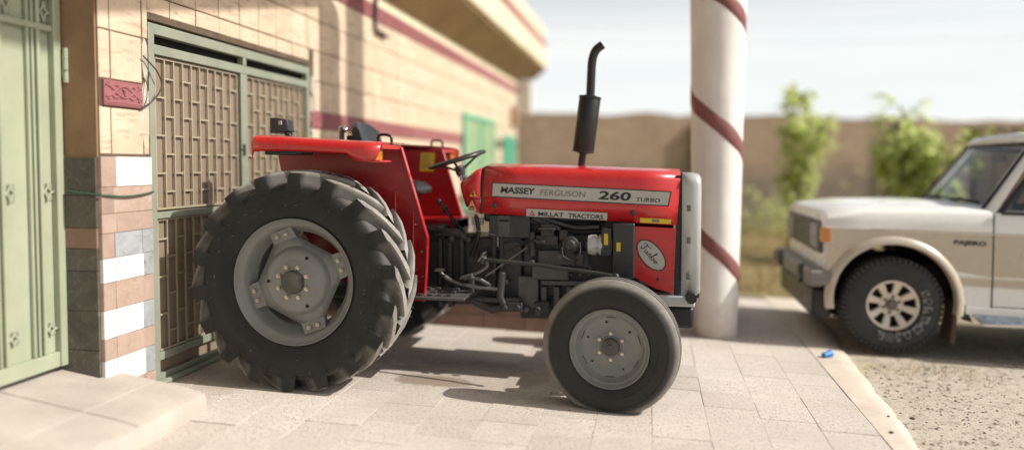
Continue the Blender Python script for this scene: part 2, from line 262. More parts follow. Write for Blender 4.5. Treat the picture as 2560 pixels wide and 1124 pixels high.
# ------------------------------------------------------------------ mesh builder
ORG = {}
class MB:
    def __init__(s): s.v, s.f = [], []
    def add(s, vs, fs):
        n = len(s.v); s.v += [Vector(q) for q in vs]; s.f += [tuple(i+n for i in q) for q in fs]; return s
    def box(s, a, b, mtx=None):
        x0,y0,z0 = [min(a[i],b[i]) for i in range(3)]; x1,y1,z1 = [max(a[i],b[i]) for i in range(3)]
        vs = [Vector(q) for q in ((x0,y0,z0),(x1,y0,z0),(x1,y1,z0),(x0,y1,z0),(x0,y0,z1),(x1,y0,z1),(x1,y1,z1),(x0,y1,z1))]
        if mtx: vs = [mtx @ q for q in vs]
        return s.add(vs, [(0,3,2,1),(4,5,6,7),(0,1,5,4),(1,2,6,5),(2,3,7,6),(3,0,4,7)])
    def hexa(s, vs): return s.add(vs, [(0,3,2,1),(4,5,6,7),(0,1,5,4),(1,2,6,5),(2,3,7,6),(3,0,4,7)])
    def prism(s, pts, off):            # planar polygon (3-D points) pushed along off
        n = len(pts); off = Vector(off); p = [Vector(q) for q in pts]
        return s.add(p+[q+off for q in p], [tuple(range(n)), tuple(reversed(range(n,2*n)))]+[((i+1)%n, i, i+n, (i+1)%n+n) for i in range(n)])
    def poly(s, pts): return s.add(pts, [tuple(range(len(pts)))])
    def tube(s, pts, r, n=8, cap=True):
        pts = [Vector(p) for p in pts]; m = len(pts); rs = r if isinstance(r, (list,tuple)) else [r]*m
        vs, up = [], None
        for i, p in enumerate(pts):
            d = (pts[min(i+1,m-1)]-pts[max(i-1,0)]).normalized()
            if up is None: up = d.orthogonal().normalized()
            up = (up - d*up.dot(d)); up = up.normalized() if up.length > 1e-6 else d.orthogonal().normalized()
            w = d.cross(up)
            for k in range(n):
                a = 2*math.pi*k/n; vs.append(p+(up*math.cos(a)+w*math.sin(a))*rs[i])
        fs = [(i*n+k, i*n+(k+1)%n, (i+1)*n+(k+1)%n, (i+1)*n+k) for i in range(m-1) for k in range(n)]
        if cap: fs += [tuple(reversed(range(n))), tuple(range((m-1)*n, m*n))]
        return s.add(vs, fs)
    def lathe(s, prof, c, axis='Y', n=48, closed=False):   # prof: (radius, along)
        c = Vector(c); vs = []
        for (r, a) in prof:
            for k in range(n):
                t = 2*math.pi*k/n; u, w = r*math.cos(t), r*math.sin(t)
                vs.append(c+{'Y':Vector((u,a,w)),'Z':Vector((u,w,a)),'X':Vector((a,u,w))}[axis])
        m = len(prof); fs = []
        for i in range(m if closed else m-1):
            j = (i+1) % m
            for k in range(n):
                l = (k+1) % n; fs.append((i*n+k, j*n+k, j*n+l, i*n+l))
        return s.add(vs, fs)
    def cyl(s, a, b, r, n=20, r2=None): return s.tube([a,b], [r, r if r2 is None else r2], n)
    def sphere(s, c, r, n=12, sc=(1,1,1)):
        c = Vector(c); vs = [c+Vector((0,0,r*sc[2]))]; m = n//2
        for i in range(1,m):
            for k in range(n):
                t, q = math.pi*i/m, 2*math.pi*k/n
                vs.append(c+Vector((r*sc[0]*math.sin(t)*math.cos(q), r*sc[1]*math.sin(t)*math.sin(q), r*sc[2]*math.cos(t))))
        vs.append(c-Vector((0,0,r*sc[2]))); fs = [(0,1+k,1+(k+1)%n) for k in range(n)]
        for i in range(m-2):
            for k in range(n): fs.append((1+i*n+k, 1+(i+1)*n+k, 1+(i+1)*n+(k+1)%n, 1+i*n+(k+1)%n))
        e = len(vs)-1; fs += [(e, 1+(m-2)*n+(k+1)%n, 1+(m-2)*n+k) for k in range(n)]
        return s.add(vs, fs)
    def grid(s, rows):                 # rows of points
        n = len(rows[0]); vs = [p for r in rows for p in r]
        return s.add(vs, [(i*n+k, i*n+k+1, (i+1)*n+k+1, (i+1)*n+k) for i in range(len(rows)-1) for k in range(n-1)])
    def xf(s, m): s.v = [m @ q for q in s.v]; return s
    def clusters(s, tol):
        p = list(range(len(s.v)))
        def fd(i):
            while p[i] != i: p[i] = p[p[i]]; i = p[i]
            return i
        for f in s.f:
            a = fd(f[0])
            for k in f[1:]: p[fd(k)] = a
        comp = {}
        for i in range(len(s.v)): comp.setdefault(fd(i), []).append(i)
        bb = {c: ([min(s.v[i][k] for i in ix)-tol for k in range(3)], [max(s.v[i][k] for i in ix)+tol for k in range(3)]) for c, ix in comp.items()}
        ks = list(bb)
        for i, a in enumerate(ks):
            A = bb[a]
            for b in ks[i+1:]:
                B = bb[b]
                if all(A[0][k] <= B[1][k] and B[0][k] <= A[1][k] for k in range(3)): p[fd(a)] = fd(b)
        out = {}
        for f in s.f: out.setdefault(fd(f[0]), []).append(f)
        res = []
        for fs in out.values():
            m = MB(); ids = sorted({i for f in fs for i in f}); mp = {i: k for k, i in enumerate(ids)}
            m.v = [s.v[i] for i in ids]; m.f = [tuple(mp[i] for i in f) for f in fs]; res.append(m)
        return res
    def pieces(s, name, mat, parent=None, tol=.004, **k):
        # every loose piece becomes a part of its own
        return [m.build(name, mat, parent, **k) for m in s.clusters(tol)]
    def build(s, name, mat, parent=None, org=None, smooth=35, bevel=0, seg=2, solid=0, sub=0, label=None, kind=None, cat=None, group=None, fixn=True):
        o0 = Vector(org) if org is not None else (ORG[parent.name] if parent else Vector((0,0,0)))
        me = bpy.data.meshes.new(name); me.from_pydata([tuple(q-o0) for q in s.v], [], s.f)
        if fixn:
            bm = bmesh.new(); bm.from_mesh(me); bmesh.ops.recalc_face_normals(bm, faces=bm.faces); bm.to_mesh(me); bm.free()
        me.materials.append(M[mat] if isinstance(mat, str) else mat)
        if smooth:
            me.shade_smooth(); me.set_sharp_from_angle(angle=R(smooth))
        o = bpy.data.objects.new(name, me); COL.objects.link(o)
        if parent: o.parent = parent; o.location = o0-ORG[parent.name]
        else: o.location = o0
        ORG[o.name] = o0
        if solid: q = o.modifiers.new('thick','SOLIDIFY'); q.thickness = solid; q.offset = 0
        if bevel: q = o.modifiers.new('edge','BEVEL'); q.width = bevel; q.segments = seg; q.limit_method = 'ANGLE'; q.angle_limit = R(40); q.harden_normals = False
        if sub: q = o.modifiers.new('sub','SUBSURF'); q.levels = sub; q.render_levels = sub
        for k, v in (('label',label),('kind',kind),('category',cat),('group',group)):
            if v: o[k] = v
        return o
def thing(name, label, cat, loc, group=None):
    o = bpy.data.objects.new(name, None); COL.objects.link(o); o.location = loc; o['label'] = label; o['category'] = cat
    o.empty_display_size = .2
    if group: o['group'] = group
    ORG[o.name] = Vector(loc); return o
def text(mb, s, p0, ux, uy, size, width=None, bold=0, shear=0, lift=(0,0,0), center=False):
    """outlines of a string laid on the plane (p0, ux, uy) into mb"""
    cu = bpy.data.curves.new('lettering','FONT'); cu.body = s; cu.size = size; cu.offset = bold; cu.shear = shear; cu.resolution_u = 3
    o = bpy.data.objects.new('lettering', cu); COL.objects.link(o); bpy.context.view_layer.update()
    me = o.evaluated_get(bpy.context.evaluated_depsgraph_get()).to_mesh()
    vs = [v.co.copy() for v in me.vertices]; fs = [tuple(p.vertices) for p in me.polygons]
    bpy.data.objects.remove(o); bpy.data.curves.remove(cu)
    x0, x1 = min(v.x for v in vs), max(v.x for v in vs); k = (width/(x1-x0)) if width else 1
    sh = -(x0+x1)/2 if center else -x0
    p0, ux, uy, lift = Vector(p0), Vector(ux).normalized(), Vector(uy).normalized(), Vector(lift)
    mb.add([p0+ux*((v.x+sh)*k)+uy*v.y+lift for v in vs], fs); return mb
def copy_part(o, parent):
    c = o.copy(); COL.objects.link(c); c.parent = parent; ORG[c.name] = ORG[o.name]
    return c
# ================================================================== GROUND
XW = -2.99                                        # plane of the house front
mb = MB(); xs = [-300,-60,-12,-4,-3,0,1.2,1.6,2,3,5,8,14,40,300]; ys = [-60,-10,0,2,4,6,8,10,14,20,30,60,300]
def gzz(x): return gz(max(-4, min(x, 14)))
mb.grid([[(x, y, gzz(x)-.035) for y in ys] for x in xs]); mb.build('ground', 'dirt', kind='structure', smooth=0)
mb = MB(); mb.grid([[(x, y, gz(x)-.007) for y in (-1.5, 3, 6, 9.2)] for x in (-3.4, -1, 0, 1.225)]); mb.build('paving_bed', 'joint', kind='structure', smooth=0)
mb = MB(); W = .312; rnd = random.Random(3)
c0 = -3.11
for i in range(14):
    x0 = c0+i*W; x1 = x0+W
    if x1 > 1.26: break
    y = 1.2+rnd.choice((0, .155))+rnd.uniform(-.03,.03)
    while y < 8.6:
        L = .312*rnd.choice((1,1,1,1,2)); g = rnd.choice((.0005,.0008,.0014,.0024)); dz = rnd.uniform(-.0022,.0022); tx, ty = rnd.uniform(-.003,.003), rnd.uniform(-.003,.003)
        a, b_, c, d = x0+g/2, x1-g/2, y+g/2, y+L-g/2
        def P(x, yy, k=0): return (x, yy, gz(x)+dz+tx*(x-x0)+ty*(yy-y)+k)
        e = .0014
        top = [P(a+e,c+e), P(b_-e,c+e), P(b_-e,d-e), P(a+e,d-e)]; mid = [P(a,c,-e), P(b_,c,-e), P(b_,d,-e), P(a,d,-e)]; bot = [P(a,c,-.02), P(b_,c,-.02), P(b_,d,-.02), P(a,d,-.02)]
        mb.add(top+mid+bot, [(0,1,2,3)]+[(4+k,4+(k+1)%4,(k+1)%4,k) for k in range(4)]+[(8+k,8+(k+1)%4,4+(k+1)%4,4+k) for k in range(4)])
        y += L
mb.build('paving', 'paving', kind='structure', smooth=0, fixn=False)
# pale concrete margin along the paving
mb = MB(); rows = []
for k in range(60):
    y = -1+k*.17; wv = .05*mnoise.noise(Vector((y*1.7, 0, 3)))+.03*mnoise.noise(Vector((y*6, 2, 3)))
    xa, xb = 1.262, 1.445+wv+.06*max(0, y-4.3)
    rows.append([(xa, y, gz(xa)-.02), (xa, y, gz(xa)+.002), ((xa+xb)/2, y, gz((xa+xb)/2)+.001), (xb-.03, y, gz(xb)-.008), (xb, y, gz(xb)-.045)])
mb.grid(rows); mb.build('concrete_edge', 'concrete', kind='structure', smooth=50)
# ramped step before the left gate
mb = MB(); rows = []; xe = -2.45
def stz(x): return .182+(xe-x)*.155
for y, gr_ in sorted([(.2+k*(3.875-.2)/45, 0) for k in range(46)]+[(yj+d, g) for yj in (3.31,2.70,2.09,1.5) for d, g in ((-.006,0),(-.003,.012),(.003,.012),(.006,0))]):
    j = .018*mnoise.noise(Vector((y*7,1,1)))+.012*mnoise.noise(Vector((y*23,4,1))); j2 = .012*mnoise.noise(Vector((y*9,7,2)))
    xx = xe+j*1.3
    rows.append([(-3.4,y,stz(-3.4)-gr_), (-3.0,y,stz(-3.0)-gr_), (-2.762,y,stz(-2.76)-gr_), (-2.757,y,stz(-2.757)-.010), (-2.752,y,stz(-2.752)-gr_+.004*mnoise.noise(Vector((y*4,1,9)))), (-2.6,y,stz(-2.6)-gr_+.003*mnoise.noise(Vector((y*6,3,9)))), (xx-.03,y,stz(xx)-.001-gr_*.7), (xx-.006,y,stz(xx)-.012+j2*.4), (xx+.006+j2,y,stz(xx)-.055), (xx+.012,y,gz(xx)-.015)])
mb.grid(rows); mb.poly([rows[-1][k] for k in range(len(rows[-1]))]+[(-3.4,3.875,0)])
mb.build('concrete_step', 'step', kind='structure', smooth=40)
# verandah plinth behind the tractor, faced with marble
mb = MB(); rnd = random.Random(5); x = -2.985
while x < .08:
    w = rnd.choice((.30,.42,.36)); x2 = min(x+w, .10)
    for z0, z1 in ((0,.155),(.155,.31),(.31,.46)):
        mb.box((x+.002,6.44,max(z0+.002, gz(x)-.02)), (x2-.002,6.47,z1-.002))
    x = x2
ver = thing('verandah_plinth', 'low raised verandah floor faced with red brown marble slabs behind the tractor', 'plinth', (-1.4,6.47,0))
mb.build('marble_facing', 'mar_red', ver, bevel=.002)
MB().box((-2.985,6.47,-.05),(.085,8.3,.455)).build('core', 'joint', ver, smooth=0)
MB().box((-2.985,6.43,.463),(.10,8.3,.50)).build('floor_slab', 'concrete', ver, bevel=.004)
# ================================================================== HOUSE
house = thing('house', 'single storey house clad in cream split stone tiles with terracotta relief bands and cornice', 'house', (XW,10,0))
G0, G1, GT = 4.19, 6.40, 2.325                      # gate opening
mb = MB()
mb.box((-3.5,3.765,-.1),(XW-.006,G0,4.6)); mb.box((-3.5,G0,GT),(XW-.006,G1,4.6)); mb.box((-3.5,G1,-.1),(XW-.006,17,4.6))
mb.box((-3.5,-3,3.6),(-3.26,3.765,4.6)); mb.box((-8,16.9,0),(-3.5,17,4.6))
mb.build('wall', 'mortar', house, smooth=0)
def tiles(mbt, y0, y1, z0, z1, dw=.278, x=XW, start=3.86, th=.014, r=random.Random(11)):
    k0 = math.floor((y0-start)/dw); y = start+k0*dw
    while y < y1:
        a, b_ = max(y,y0), min(y+dw,y1); g = .0042
        if b_-a > .02:
            d = r.uniform(-.003,.003); e = .004; ja = r.uniform(-.0012,.0012)
            A = [(x+d-e, a+g, z0+g), (x+d-e, b_-g, z0+g+ja), (x+d-e, b_-g, z1-g), (x+d-e, a+g, z1-g+ja)]
            T = [(x+d, a+g+e, z0+g+e), (x+d, b_-g-e, z0+g+e+ja), (x+d, b_-g-e, z1-g-e), (x+d, a+g+e, z1-g-e+ja)]
            Bk = [(x-.010, q[1], q[2]) for q in A]
            mbt.add(T+A+Bk, [(0,1,2,3)]+[(4+k,4+(k+1)%4,(k+1)%4,k) for k in range(4)]+[(8+k,8+(k+1)%4,4+(k+1)%4,4+k) for k in range(4)])
        y += dw
mb = MB(); ZB0, ZB1, ZU0, ZU1 = 1.775, 1.925, 3.02, 3.19
zc = [1.925+i*(ZU0-1.925)/4 for i in range(5)]
for i in range(4):
    z0, z1 = zc[i], zc[i+1]
    tiles(mb, 3.765, G0-.06 if z0 < GT-.15 else G0, z0, z1)
    if z1 > GT+.05: tiles(mb, G0, G1, max(z0, GT+.035), z1)
    tiles(mb, G1+(.10 if z0 < 2.2 else 0), 17, z0, z1)
tiles(mb, 3.765, G0, 1.505, ZB0)
for z0, z1 in ((1.505,ZB0),(1.235,1.505),(.965,1.235)):
    tiles(mb, G1+.06, 11.9, z0, z1); tiles(mb, 14.5, 17, z0, z1)
for k in range(4): tiles(mb, 3.765, 7.4, ZU1+k*.27, ZU1+(k+1)*.27)
mb.pieces('wall_tiles', 'tile', house, smooth=0, fixn=False)
# marble strips under the tiles right of the gate
mb = MB()
for i in range(6):
    tiles(mb, G1+.06, 11.9, .965-(i+1)*.165, .965-i*.165, .42, start=3.9+.2*(i%2))
mb.pieces('marble_base', 'mar_red', house, smooth=0, fixn=False)
# relief bands with scrollwork
def scrolls(mbs, x, y0, y1, z0, z1, pitch, r=.0065):
    h = z1-z0; n = max(1, round((y1-y0)/pitch)); p = (y1-y0)/n; zc_ = (z0+z1)/2+.08*h
    def V(u, w): return (x, y0+u, zc_+w*h)
    for i in range(n):
        o = i*p
        for s in (1,-1):
            mbs.tube([V(o+p*t/14, s*.24*math.cos(2*math.pi*t/14)) for t in range(15)], r, 6)
            for cy, sg in ((.25,1),(.75,-1)):     # spiral tips
                mbs.tube([V(o+p*(cy+sg*.12*(1-t/12)*math.cos(t*.62)), s*(.10+.26*(1-t/12)*math.sin(t*.62)*.8)) for t in range(11)], r*.9, 6)
        for dy, dz in ((.5,0),(.47,.12),(.53,-.12),(.08,.3),(.92,.3),(.08,-.3),(.92,-.3),(.5,.02)):
            mbs.sphere(V(o+p*dy, dz), r*1.5, 6)
    for w in (-.43,-.36): mbs.tube([(x-.002,y0,z0+(w+.5)*h),(x-.002,y1,z0+(w+.5)*h)], r*.8, 6)
mb = MB(); rnd = random.Random(2)
mb.box((XW-.01,3.79,ZB0+.004),(XW+.012,G0-.075,ZB1-.004)); y = G1+.02
while y < 11.9: mb.box((XW-.01,y+.001,ZB0+.003),(XW+.010+rnd.uniform(-.001,.001),min(y+.3,11.9)-.001,ZB1-.003)); y += .3
y = 3.8
while y < 17:
    y2 = min(y+.3,17); mb.box((XW-.01,y+.001,ZU0+.003),(XW+.010+rnd.uniform(-.001,.001),y2-.001,ZU1-.003)); y = y2
bands = mb.pieces('relief_band', 'terra', house, bevel=.002)
for a in ((XW+.012, 3.80, G0-.085, ZB0+.006, ZB1-.006, .31, .0075), (XW+.010, G1+.02, 9.4, ZB0+.006, ZB1-.006, .30), (XW+.010, 6.8, 11.8, ZU0, ZU1, .30)):
    mb = MB(); scrolls(mb, *a)
    def near(b_):
        c_ = sum((v.co for v in b_.data.vertices), Vector())/len(b_.data.vertices)+ORG[b_.name]; return abs(c_.z-(a[3]+a[4])/2)*10+(abs(c_.y-(a[1]+a[2])/2))
    mb.build('scrollwork', 'terra', min(bands, key=near))
# broken plaster round the gate
mb = MB()
def blob(yc, z0, z1, w, x=XW+.004):
    n = 18; pts = []
    for k in range(n):
        a = 2*math.pi*k/n; rr = 1+.25*mnoise.noise(Vector((k*.7,yc*3,z0)))
        pts.append((x, yc+w/2*math.cos(a)*rr, (z0+z1)/2+(z1-z0)/2*math.sin(a)*rr))
    mb.prism(pts, (-.02,0,0))
blob(G1+.055, 2.06, 2.24, .085, XW+.012); blob(G1+.05, 1.70, 2.09, .075, XW-.001); blob(G0-.035, 1.95, 2.2, .05); blob(G0-.03, 1.52, 1.95, .07, XW-.002); blob(G1+.04, 1.1, 1.75, .08, XW-.001)
mb.pieces('plaster_patch', 'patch', house, smooth=50)
# pier: brown reveal facing the camera and striped marble cladding
MB().box((-3.26,3.752,-.05),(XW-.012,3.765,4.6)).build('pier_reveal', 'plaster_brown', house, smooth=0)
levels = [.09,.20,.355,.475,.635,.79,.925,1.065,1.175,1.325,1.495]
cols = ['mar_pink','mar_white','mar_pink','mar_white','mar_pink','mar_white','mar_grey','mar_pink','mar_pink','mar_white']
groups = {}
rnd = random.Random(9)
for i in range(10):
    z0, z1 = levels[i], levels[i+1]; y0 = 3.752; c1 = y0+rnd.choice((.10,.12,.10)); c2 = G0-rnd.choice((.0,.09,.10))
    spans = [(y0,c1),(c1,c2)]+([(c2,G0)] if G0-c2 > .03 else [])
    for j, (a, b_) in enumerate(spans):
        c = cols[i]
        if c == 'mar_white' and j == len(spans)-1 and len(spans) == 3: c = 'mar_grey'
        if c == 'mar_white' and j == 0 and i == 9: c = 'mar_grey'
        if c == 'mar_grey' and j == 0: c = 'mar_pink'
        groups.setdefault(c, MB()).box((XW-.012,a+.0012,z0+.0012),(XW+.010+rnd.uniform(-.0015,.0015),b_-.0012,z1-.0012))
for c, m_ in groups.items(): m_.pieces('marble_strip', c, house, tol=.002, bevel=.0015)
mb = MB(); mb2 = MB()
for i, (z0, z1, k) in enumerate(((.2,.42,0),(.42,.64,0),(.64,.86,0),(.86,.985,0),(.985,1.10,1),(1.10,1.28,0),(1.28,1.49,0))):
    (mb2 if k else mb).box((-3.24,3.736,z0+.0015),(XW-.013,3.7515,z1-.0015))
mb.pieces('marble_strip', 'mar_black', house, bevel=.0015); mb2.build('marble_strip', 'mar_red', house, bevel=.0015)
# cornice
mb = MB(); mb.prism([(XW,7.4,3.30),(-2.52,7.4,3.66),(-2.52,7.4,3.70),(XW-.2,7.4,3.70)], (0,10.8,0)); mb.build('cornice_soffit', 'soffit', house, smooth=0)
MB().box((XW-.005,7.4,3.19),(XW+.004,17,3.30)).build('plaster_strip', 'plaster', house, smooth=0)
MB().box((-3.2,7.4,3.705),(-2.47,18.2,4.14)).build('fascia', 'plaster', house, bevel=.02)
MB().box((-3.2,7.4,4.145),(-2.50,18.2,4.36)).build('relief_band', 'terra', house, bevel=.01)
MB().box((-3.2,7.4,4.365),(-2.53,18.2,4.68)).build('parapet', 'plaster', house, bevel=.02)
MB().tube([(XW+.035,8.05,3.6),(XW+.035,7.98,3.0),(XW+.035,7.98,2.93),(XW+.035,8.05,2.90),(XW+.035,8.35,2.885)], .022, 8).build('conduit', 'wire', house)
# roof slab over the forecourt, far above the picture, carried by the round pillars
roof = MB(); zr = 5.85
roof.prism([(-3.5,-.5,zr),(1.30,-.5,zr),(1.27,3.75,zr),(.56,6.60,zr),(.52,6.9,zr),(-3.5,6.9,zr)], (0,0,.22)); roof.build('porch_roof', 'plaster', house, smooth=0)
# green shutters far along the front
def shutter(y0, y1, z0, z1):
    f_ = MB()
    for a, b_ in (((y0,z0),(y0+.07,z1)),((y1-.07,z0),(y1,z1)),((y0+.07,z1-.07),(y1-.07,z1)),((y0+.07,z0),(y1-.07,z0+.07)),(((y0+y1)/2-.03,z0+.07),((y0+y1)/2+.03,z1-.07))):
        f_.box((XW-.02,a[0],a[1]),(XW+.05,b_[0],b_[1]))
    w = f_.build('shutter', 'greencloth', house, bevel=.005)
    s = MB(); n = int((y1-y0-.14)/.09)
    for k in range(n):
        a = y0+.07+(y1-y0-.14)*k/n; s.box((XW-.01,a+.01,z0+.07),(XW+.02+.012*(k%2),a+.085,z1-.07))
    s.build('shutter_panel', 'pale_green' if y0 < 13 else 'greencloth', w, bevel=.004)
shutter(11.95,14.45,.7,2.28); shutter(15.3,16.6,.5,2.05)
sb = thing('sign_box', 'white box hung under the far end of the house cornice', 'sign', (-2.8,17.1,2.5))
MB().box((-3.0,17.05,2.56),(-2.66,17.22,3.32)).build('box', 'white', sb, bevel=.03, seg=3)
MB().tube([(-2.83,17.13,3.32),(-2.83,17.13,3.68)], .02, 8).build('hanger', 'wire', sb)
MB().box((-3.02,16.2,2.3),(-2.90,16.75,2.68)).build('vent_box', 'plaster_brown', house, bevel=.01)
# ------------------------------------------------------------------ brown lattice gate
gate = thing('lattice_gate', 'brown double gate with beige lattice bars in a green frame behind the tractor', 'gate', (-3.0,5.3,.09))
fx0, fx1 = -3.035, -2.985; gb = .10
fr = MB()
for a, b_ in (((G0,gb),(G0+.055,GT-.02)),((G1-.055,gb),(G1,GT-.02)),((G0+.055,GT-.085),(G1-.055,GT-.02)),((G0+.055,GT-.205),(G1-.055,GT-.145)),((5.245,gb),(5.335,GT-.205)),((5.28,GT-.145),(5.325,GT-.085))):
    fr.box((fx0,a[0],a[1]),(fx1,b_[0],b_[1]))
fr.build('frame', 'sage_dk', gate, bevel=.004)
MB().box((-3.10,G0+.02,GT-.16),(-3.06,G1-.02,GT-.06)).build('vent_backing', 'dark', gate, smooth=0)
MB().box((-3.06,G0+.03,gb+.04),(-3.028,5.27,GT-.19)).build('gate_leaf', 'sheet', gate, smooth=0); MB().box((-3.06,5.31,gb+.04),(-3.028,G1-.03,GT-.19)).build('gate_leaf', 'sheet', gate, smooth=0)
def lattice(y0, y1, nb, z0, z1, ph):
    l = MB(); r = .0055; x = -3.012
    for k in range(nb+1):
        y = y0+(y1-y0)*k/nb; l.box((x-r,y-r,z0),(x+r,y+r,z1))
    for k in range(nb):
        a, b_ = y0+(y1-y0)*k/nb, y0+(y1-y0)*(k+1)/nb; z = z0+(.10 if (k+ph)%2 else .215)
        while z < z1-.03: l.box((x-r*.9,a+r,z-r),(x+r*.9,b_-r,z+r)); z += .235
    l.box((x-r*1.2,y0,z1),(x+r*1.2,y1,z1+.012)); l.box((x-r*1.2,y0,z0-.012),(x+r*1.2,y1,z0)); return l
for (a, b_, n, z0, z1, ph) in ((4.275,5.225,10,1.18,2.10,0),(5.36,6.33,10,1.18,2.10,1),(4.275,5.225,10,.30,1.10,0),(5.36,6.33,10,.30,1.10,1)):
    lattice(a, b_, n, z0, z1, ph).build('lattice', 'bars', gate, smooth=0)
ml = MB()
for y0, y1 in ((4.25,5.24),(5.34,6.34)):
    ml.box((-3.025,y0,1.115),(-2.99,y1,1.155)); ml.box((-3.025,y0,.235),(-2.995,y1,.285)); ml.box((-3.025,y0,gb),(-2.99,y1,.155))
ml.pieces('rail', 'sage_dk', gate, bevel=.003)
MB().tube([(-2.965,4.15,.105),(-2.965,6.3,.105)], .02, 8).build('floor_track', 'sage_dk', gate)
lt = MB(); lt.box((-3.0,5.255,1.52),(-2.975,5.285,1.60)); lt.cyl((-2.99,5.235,1.56),(-2.99,5.30,1.56),.008,8); lt.build('latch', 'wire', gate, bevel=.002)
# ------------------------------------------------------------------ sage green panelled gate at the left
lg = thing('panelled_gate', 'pale sage green metal gate with fluted panels and pierced ornaments beside the marble pier', 'gate', (-3.22,2.4,.34))
gx = -3.24
MB().box((gx-.01,.6,.335),(gx,3.742,3.55)).build('gate_leaf', 'sage', lg, smooth=0)
ribs = MB(); orn = MB(); sq = MB()
def bar(y0, y1, z0, z1, d=.03): ribs.box((gx,y0,z0),(gx+d,y1,z1))
bar(3.690,3.742,.335,3.5,.04)
for z0, z1 in ((.335,.42),(2.165,2.20),(2.335,2.385)): bar(.6,3.69,z0,z1,.032)
for k in range(9):
    y = 3.69-k*.25
    bar(y-.105,y-.082,.42,3.5); bar(y-.135,y-.119,.42,3.5,.024); bar(y-.168,y-.150,.42,3.5,.024); bar(y-.25,y-.20,.42,3.5,.02) if 0 else None
    for zc_, hw in ((2.268,.055),(1.30,.048),(.55,.035)):
        yc = y-.040
        sq.box((gx+.001,yc-.040,zc_-hw),(gx+.004,yc+.040,zc_+hw))
        for a0 in range(4):                          # four arcs make a pointed diamond
            cx_, cz_ = (yc+(.040 if a0 in (0,3) else -.040), zc_+(hw if a0 < 2 else -hw))
            pts = []
            for t in range(7):
                a = {0:180,1:270,2:0,3:90}[a0]+90*t/6
                pts.append((gx+.012, cx_+.040*math.cos(R(a)), cz_+hw*math.sin(R(a))))
            orn.tube(pts, .006, 6)
    for t0 in (0,1):
        pts = [(gx+.015, y-.055-.09*t0+.045*math.cos(R(a))*(1-a/900), 2.46+.05*math.sin(R(a))) for a in range(0,460,30)]
        orn.tube(pts, .007, 6)
ribs.build('frame', 'sage', lg, bevel=.006, seg=2); sq.pieces('ornament_opening', 'sage_dk', lg, smooth=0); orn.pieces('ornament', 'sage', lg)
h = MB()
for z in (1.93,2.0,2.06): h.cyl((-3.18,3.747,z-.03),(-3.18,3.747,z+.028),.014,10)
h.box((-3.2,3.742,1.93),(-3.17,3.752,2.06)); h.build('hinge', 'sage', lg)
# ------------------------------------------------------------------ loose wires on the pier
pts = [(358,140),(372,155),(392,178),(404,208),(398,232),(378,255),(356,270)]
def smooth_pts(P, n=6):
    P = [Vector(p) for p in P]; out = []
    for i in range(len(P)-1):
        p0, p1, p2, p3 = P[max(i-1,0)], P[i], P[i+1], P[min(i+2,len(P)-1)]
        for k in range(n):
            t = k/n; out.append(.5*((2*p1)+(p2-p0)*t+(2*p0-5*p1+4*p2-p3)*t*t+(3*p1-p0-3*p2+p3)*t**3))
    return out+[P[-1]]
cb = MB().tube(smooth_pts([atx(p[0],p[1],-2.965+.02*(i in (2,3,4))) for i, p in enumerate(pts)]), .0045, 6); cb.tube(smooth_pts([atx(p[0],p[1],-2.965) for p in ((374,182),(369,215),(366,250),(358,268))]), .003, 6)
cb.build('cable', 'wire', org=(-2.965,4.15,1.9), label='loose dark electric cable looping beside the brown lattice gate', cat='cable')
rp = MB().tube(smooth_pts([aty(168,478,3.73), aty(205,482,3.73), aty(246,486,3.732), atx(258,488,-2.972), atx(310,491,-2.968), atx(350,487,-2.968), atx(384,479,-2.972)]), .006, 6)
rp.build('rope', 'rope', org=(-2.97,3.76,1.29), label='thin green rope tied round the marble pier', cat='rope')
# ================================================================== PILLARS
def pillar(x, y, H, label):
    t = thing('round_pillar', label, 'pillar', (x,y,gz(x)), 'round pillars of the porch')
    def jit(ca, sa, z): return .0035*mnoise.noise(Vector((ca*2.2,sa*2.2,z*1.6+x*9)))+.0018*mnoise.noise(Vector((ca*5,sa*5,z*5)))
    sh = MB(); rows = []
    for i in range(int(H/.08)+1):
        z = -.05+i*.08; rows.append([(x+(.19+.045*min(1,max(0,z)/3)+jit(math.cos(2*math.pi*k/48),math.sin(2*math.pi*k/48),z))*math.cos(2*math.pi*k/48), y+(.19+.045*min(1,max(0,z)/3)+jit(math.cos(2*math.pi*k/48),math.sin(2*math.pi*k/48),z))*math.sin(2*math.pi*k/48), gz(x)+z) for k in range(49)])
    sh.grid(rows)
    sh.build('shaft', 'column', t, smooth=60)
    b = MB(); rows = []
    pitch = 1.06; n = int((H+.6)/pitch*40)
    for k in range(n+1):
        a = 2*math.pi*k/40; zc_ = k/40*pitch-.595; row = []
        if zc_ < .05 or zc_ > H-.1: continue
        for dz, e in ((-.075,0),(-.068,.006),(.068,.006),(.075,0)):
            z = zc_+dz+.010*mnoise.noise(Vector((zc_*9,dz*20,1))); 
            ang = -math.pi/2-a+R(95); rr = .19+.045*min(1,max(0,z)/3)-.0005+e*.7+jit(math.cos(ang),math.sin(ang),z)
            row.append((x+rr*math.cos(ang), y+rr*math.sin(ang), gz(x)+z))
        rows.append(row)
    b.grid(rows).build('spiral_band', 'maroon', t, smooth=60)
pillar(.545, 6.83, 5.85, 'white round pillar with a maroon spiral band standing in front of the tractor nose')
pillar(.60, 7.45, 6.9, 'second white round pillar with a maroon spiral band, hidden behind the near one')
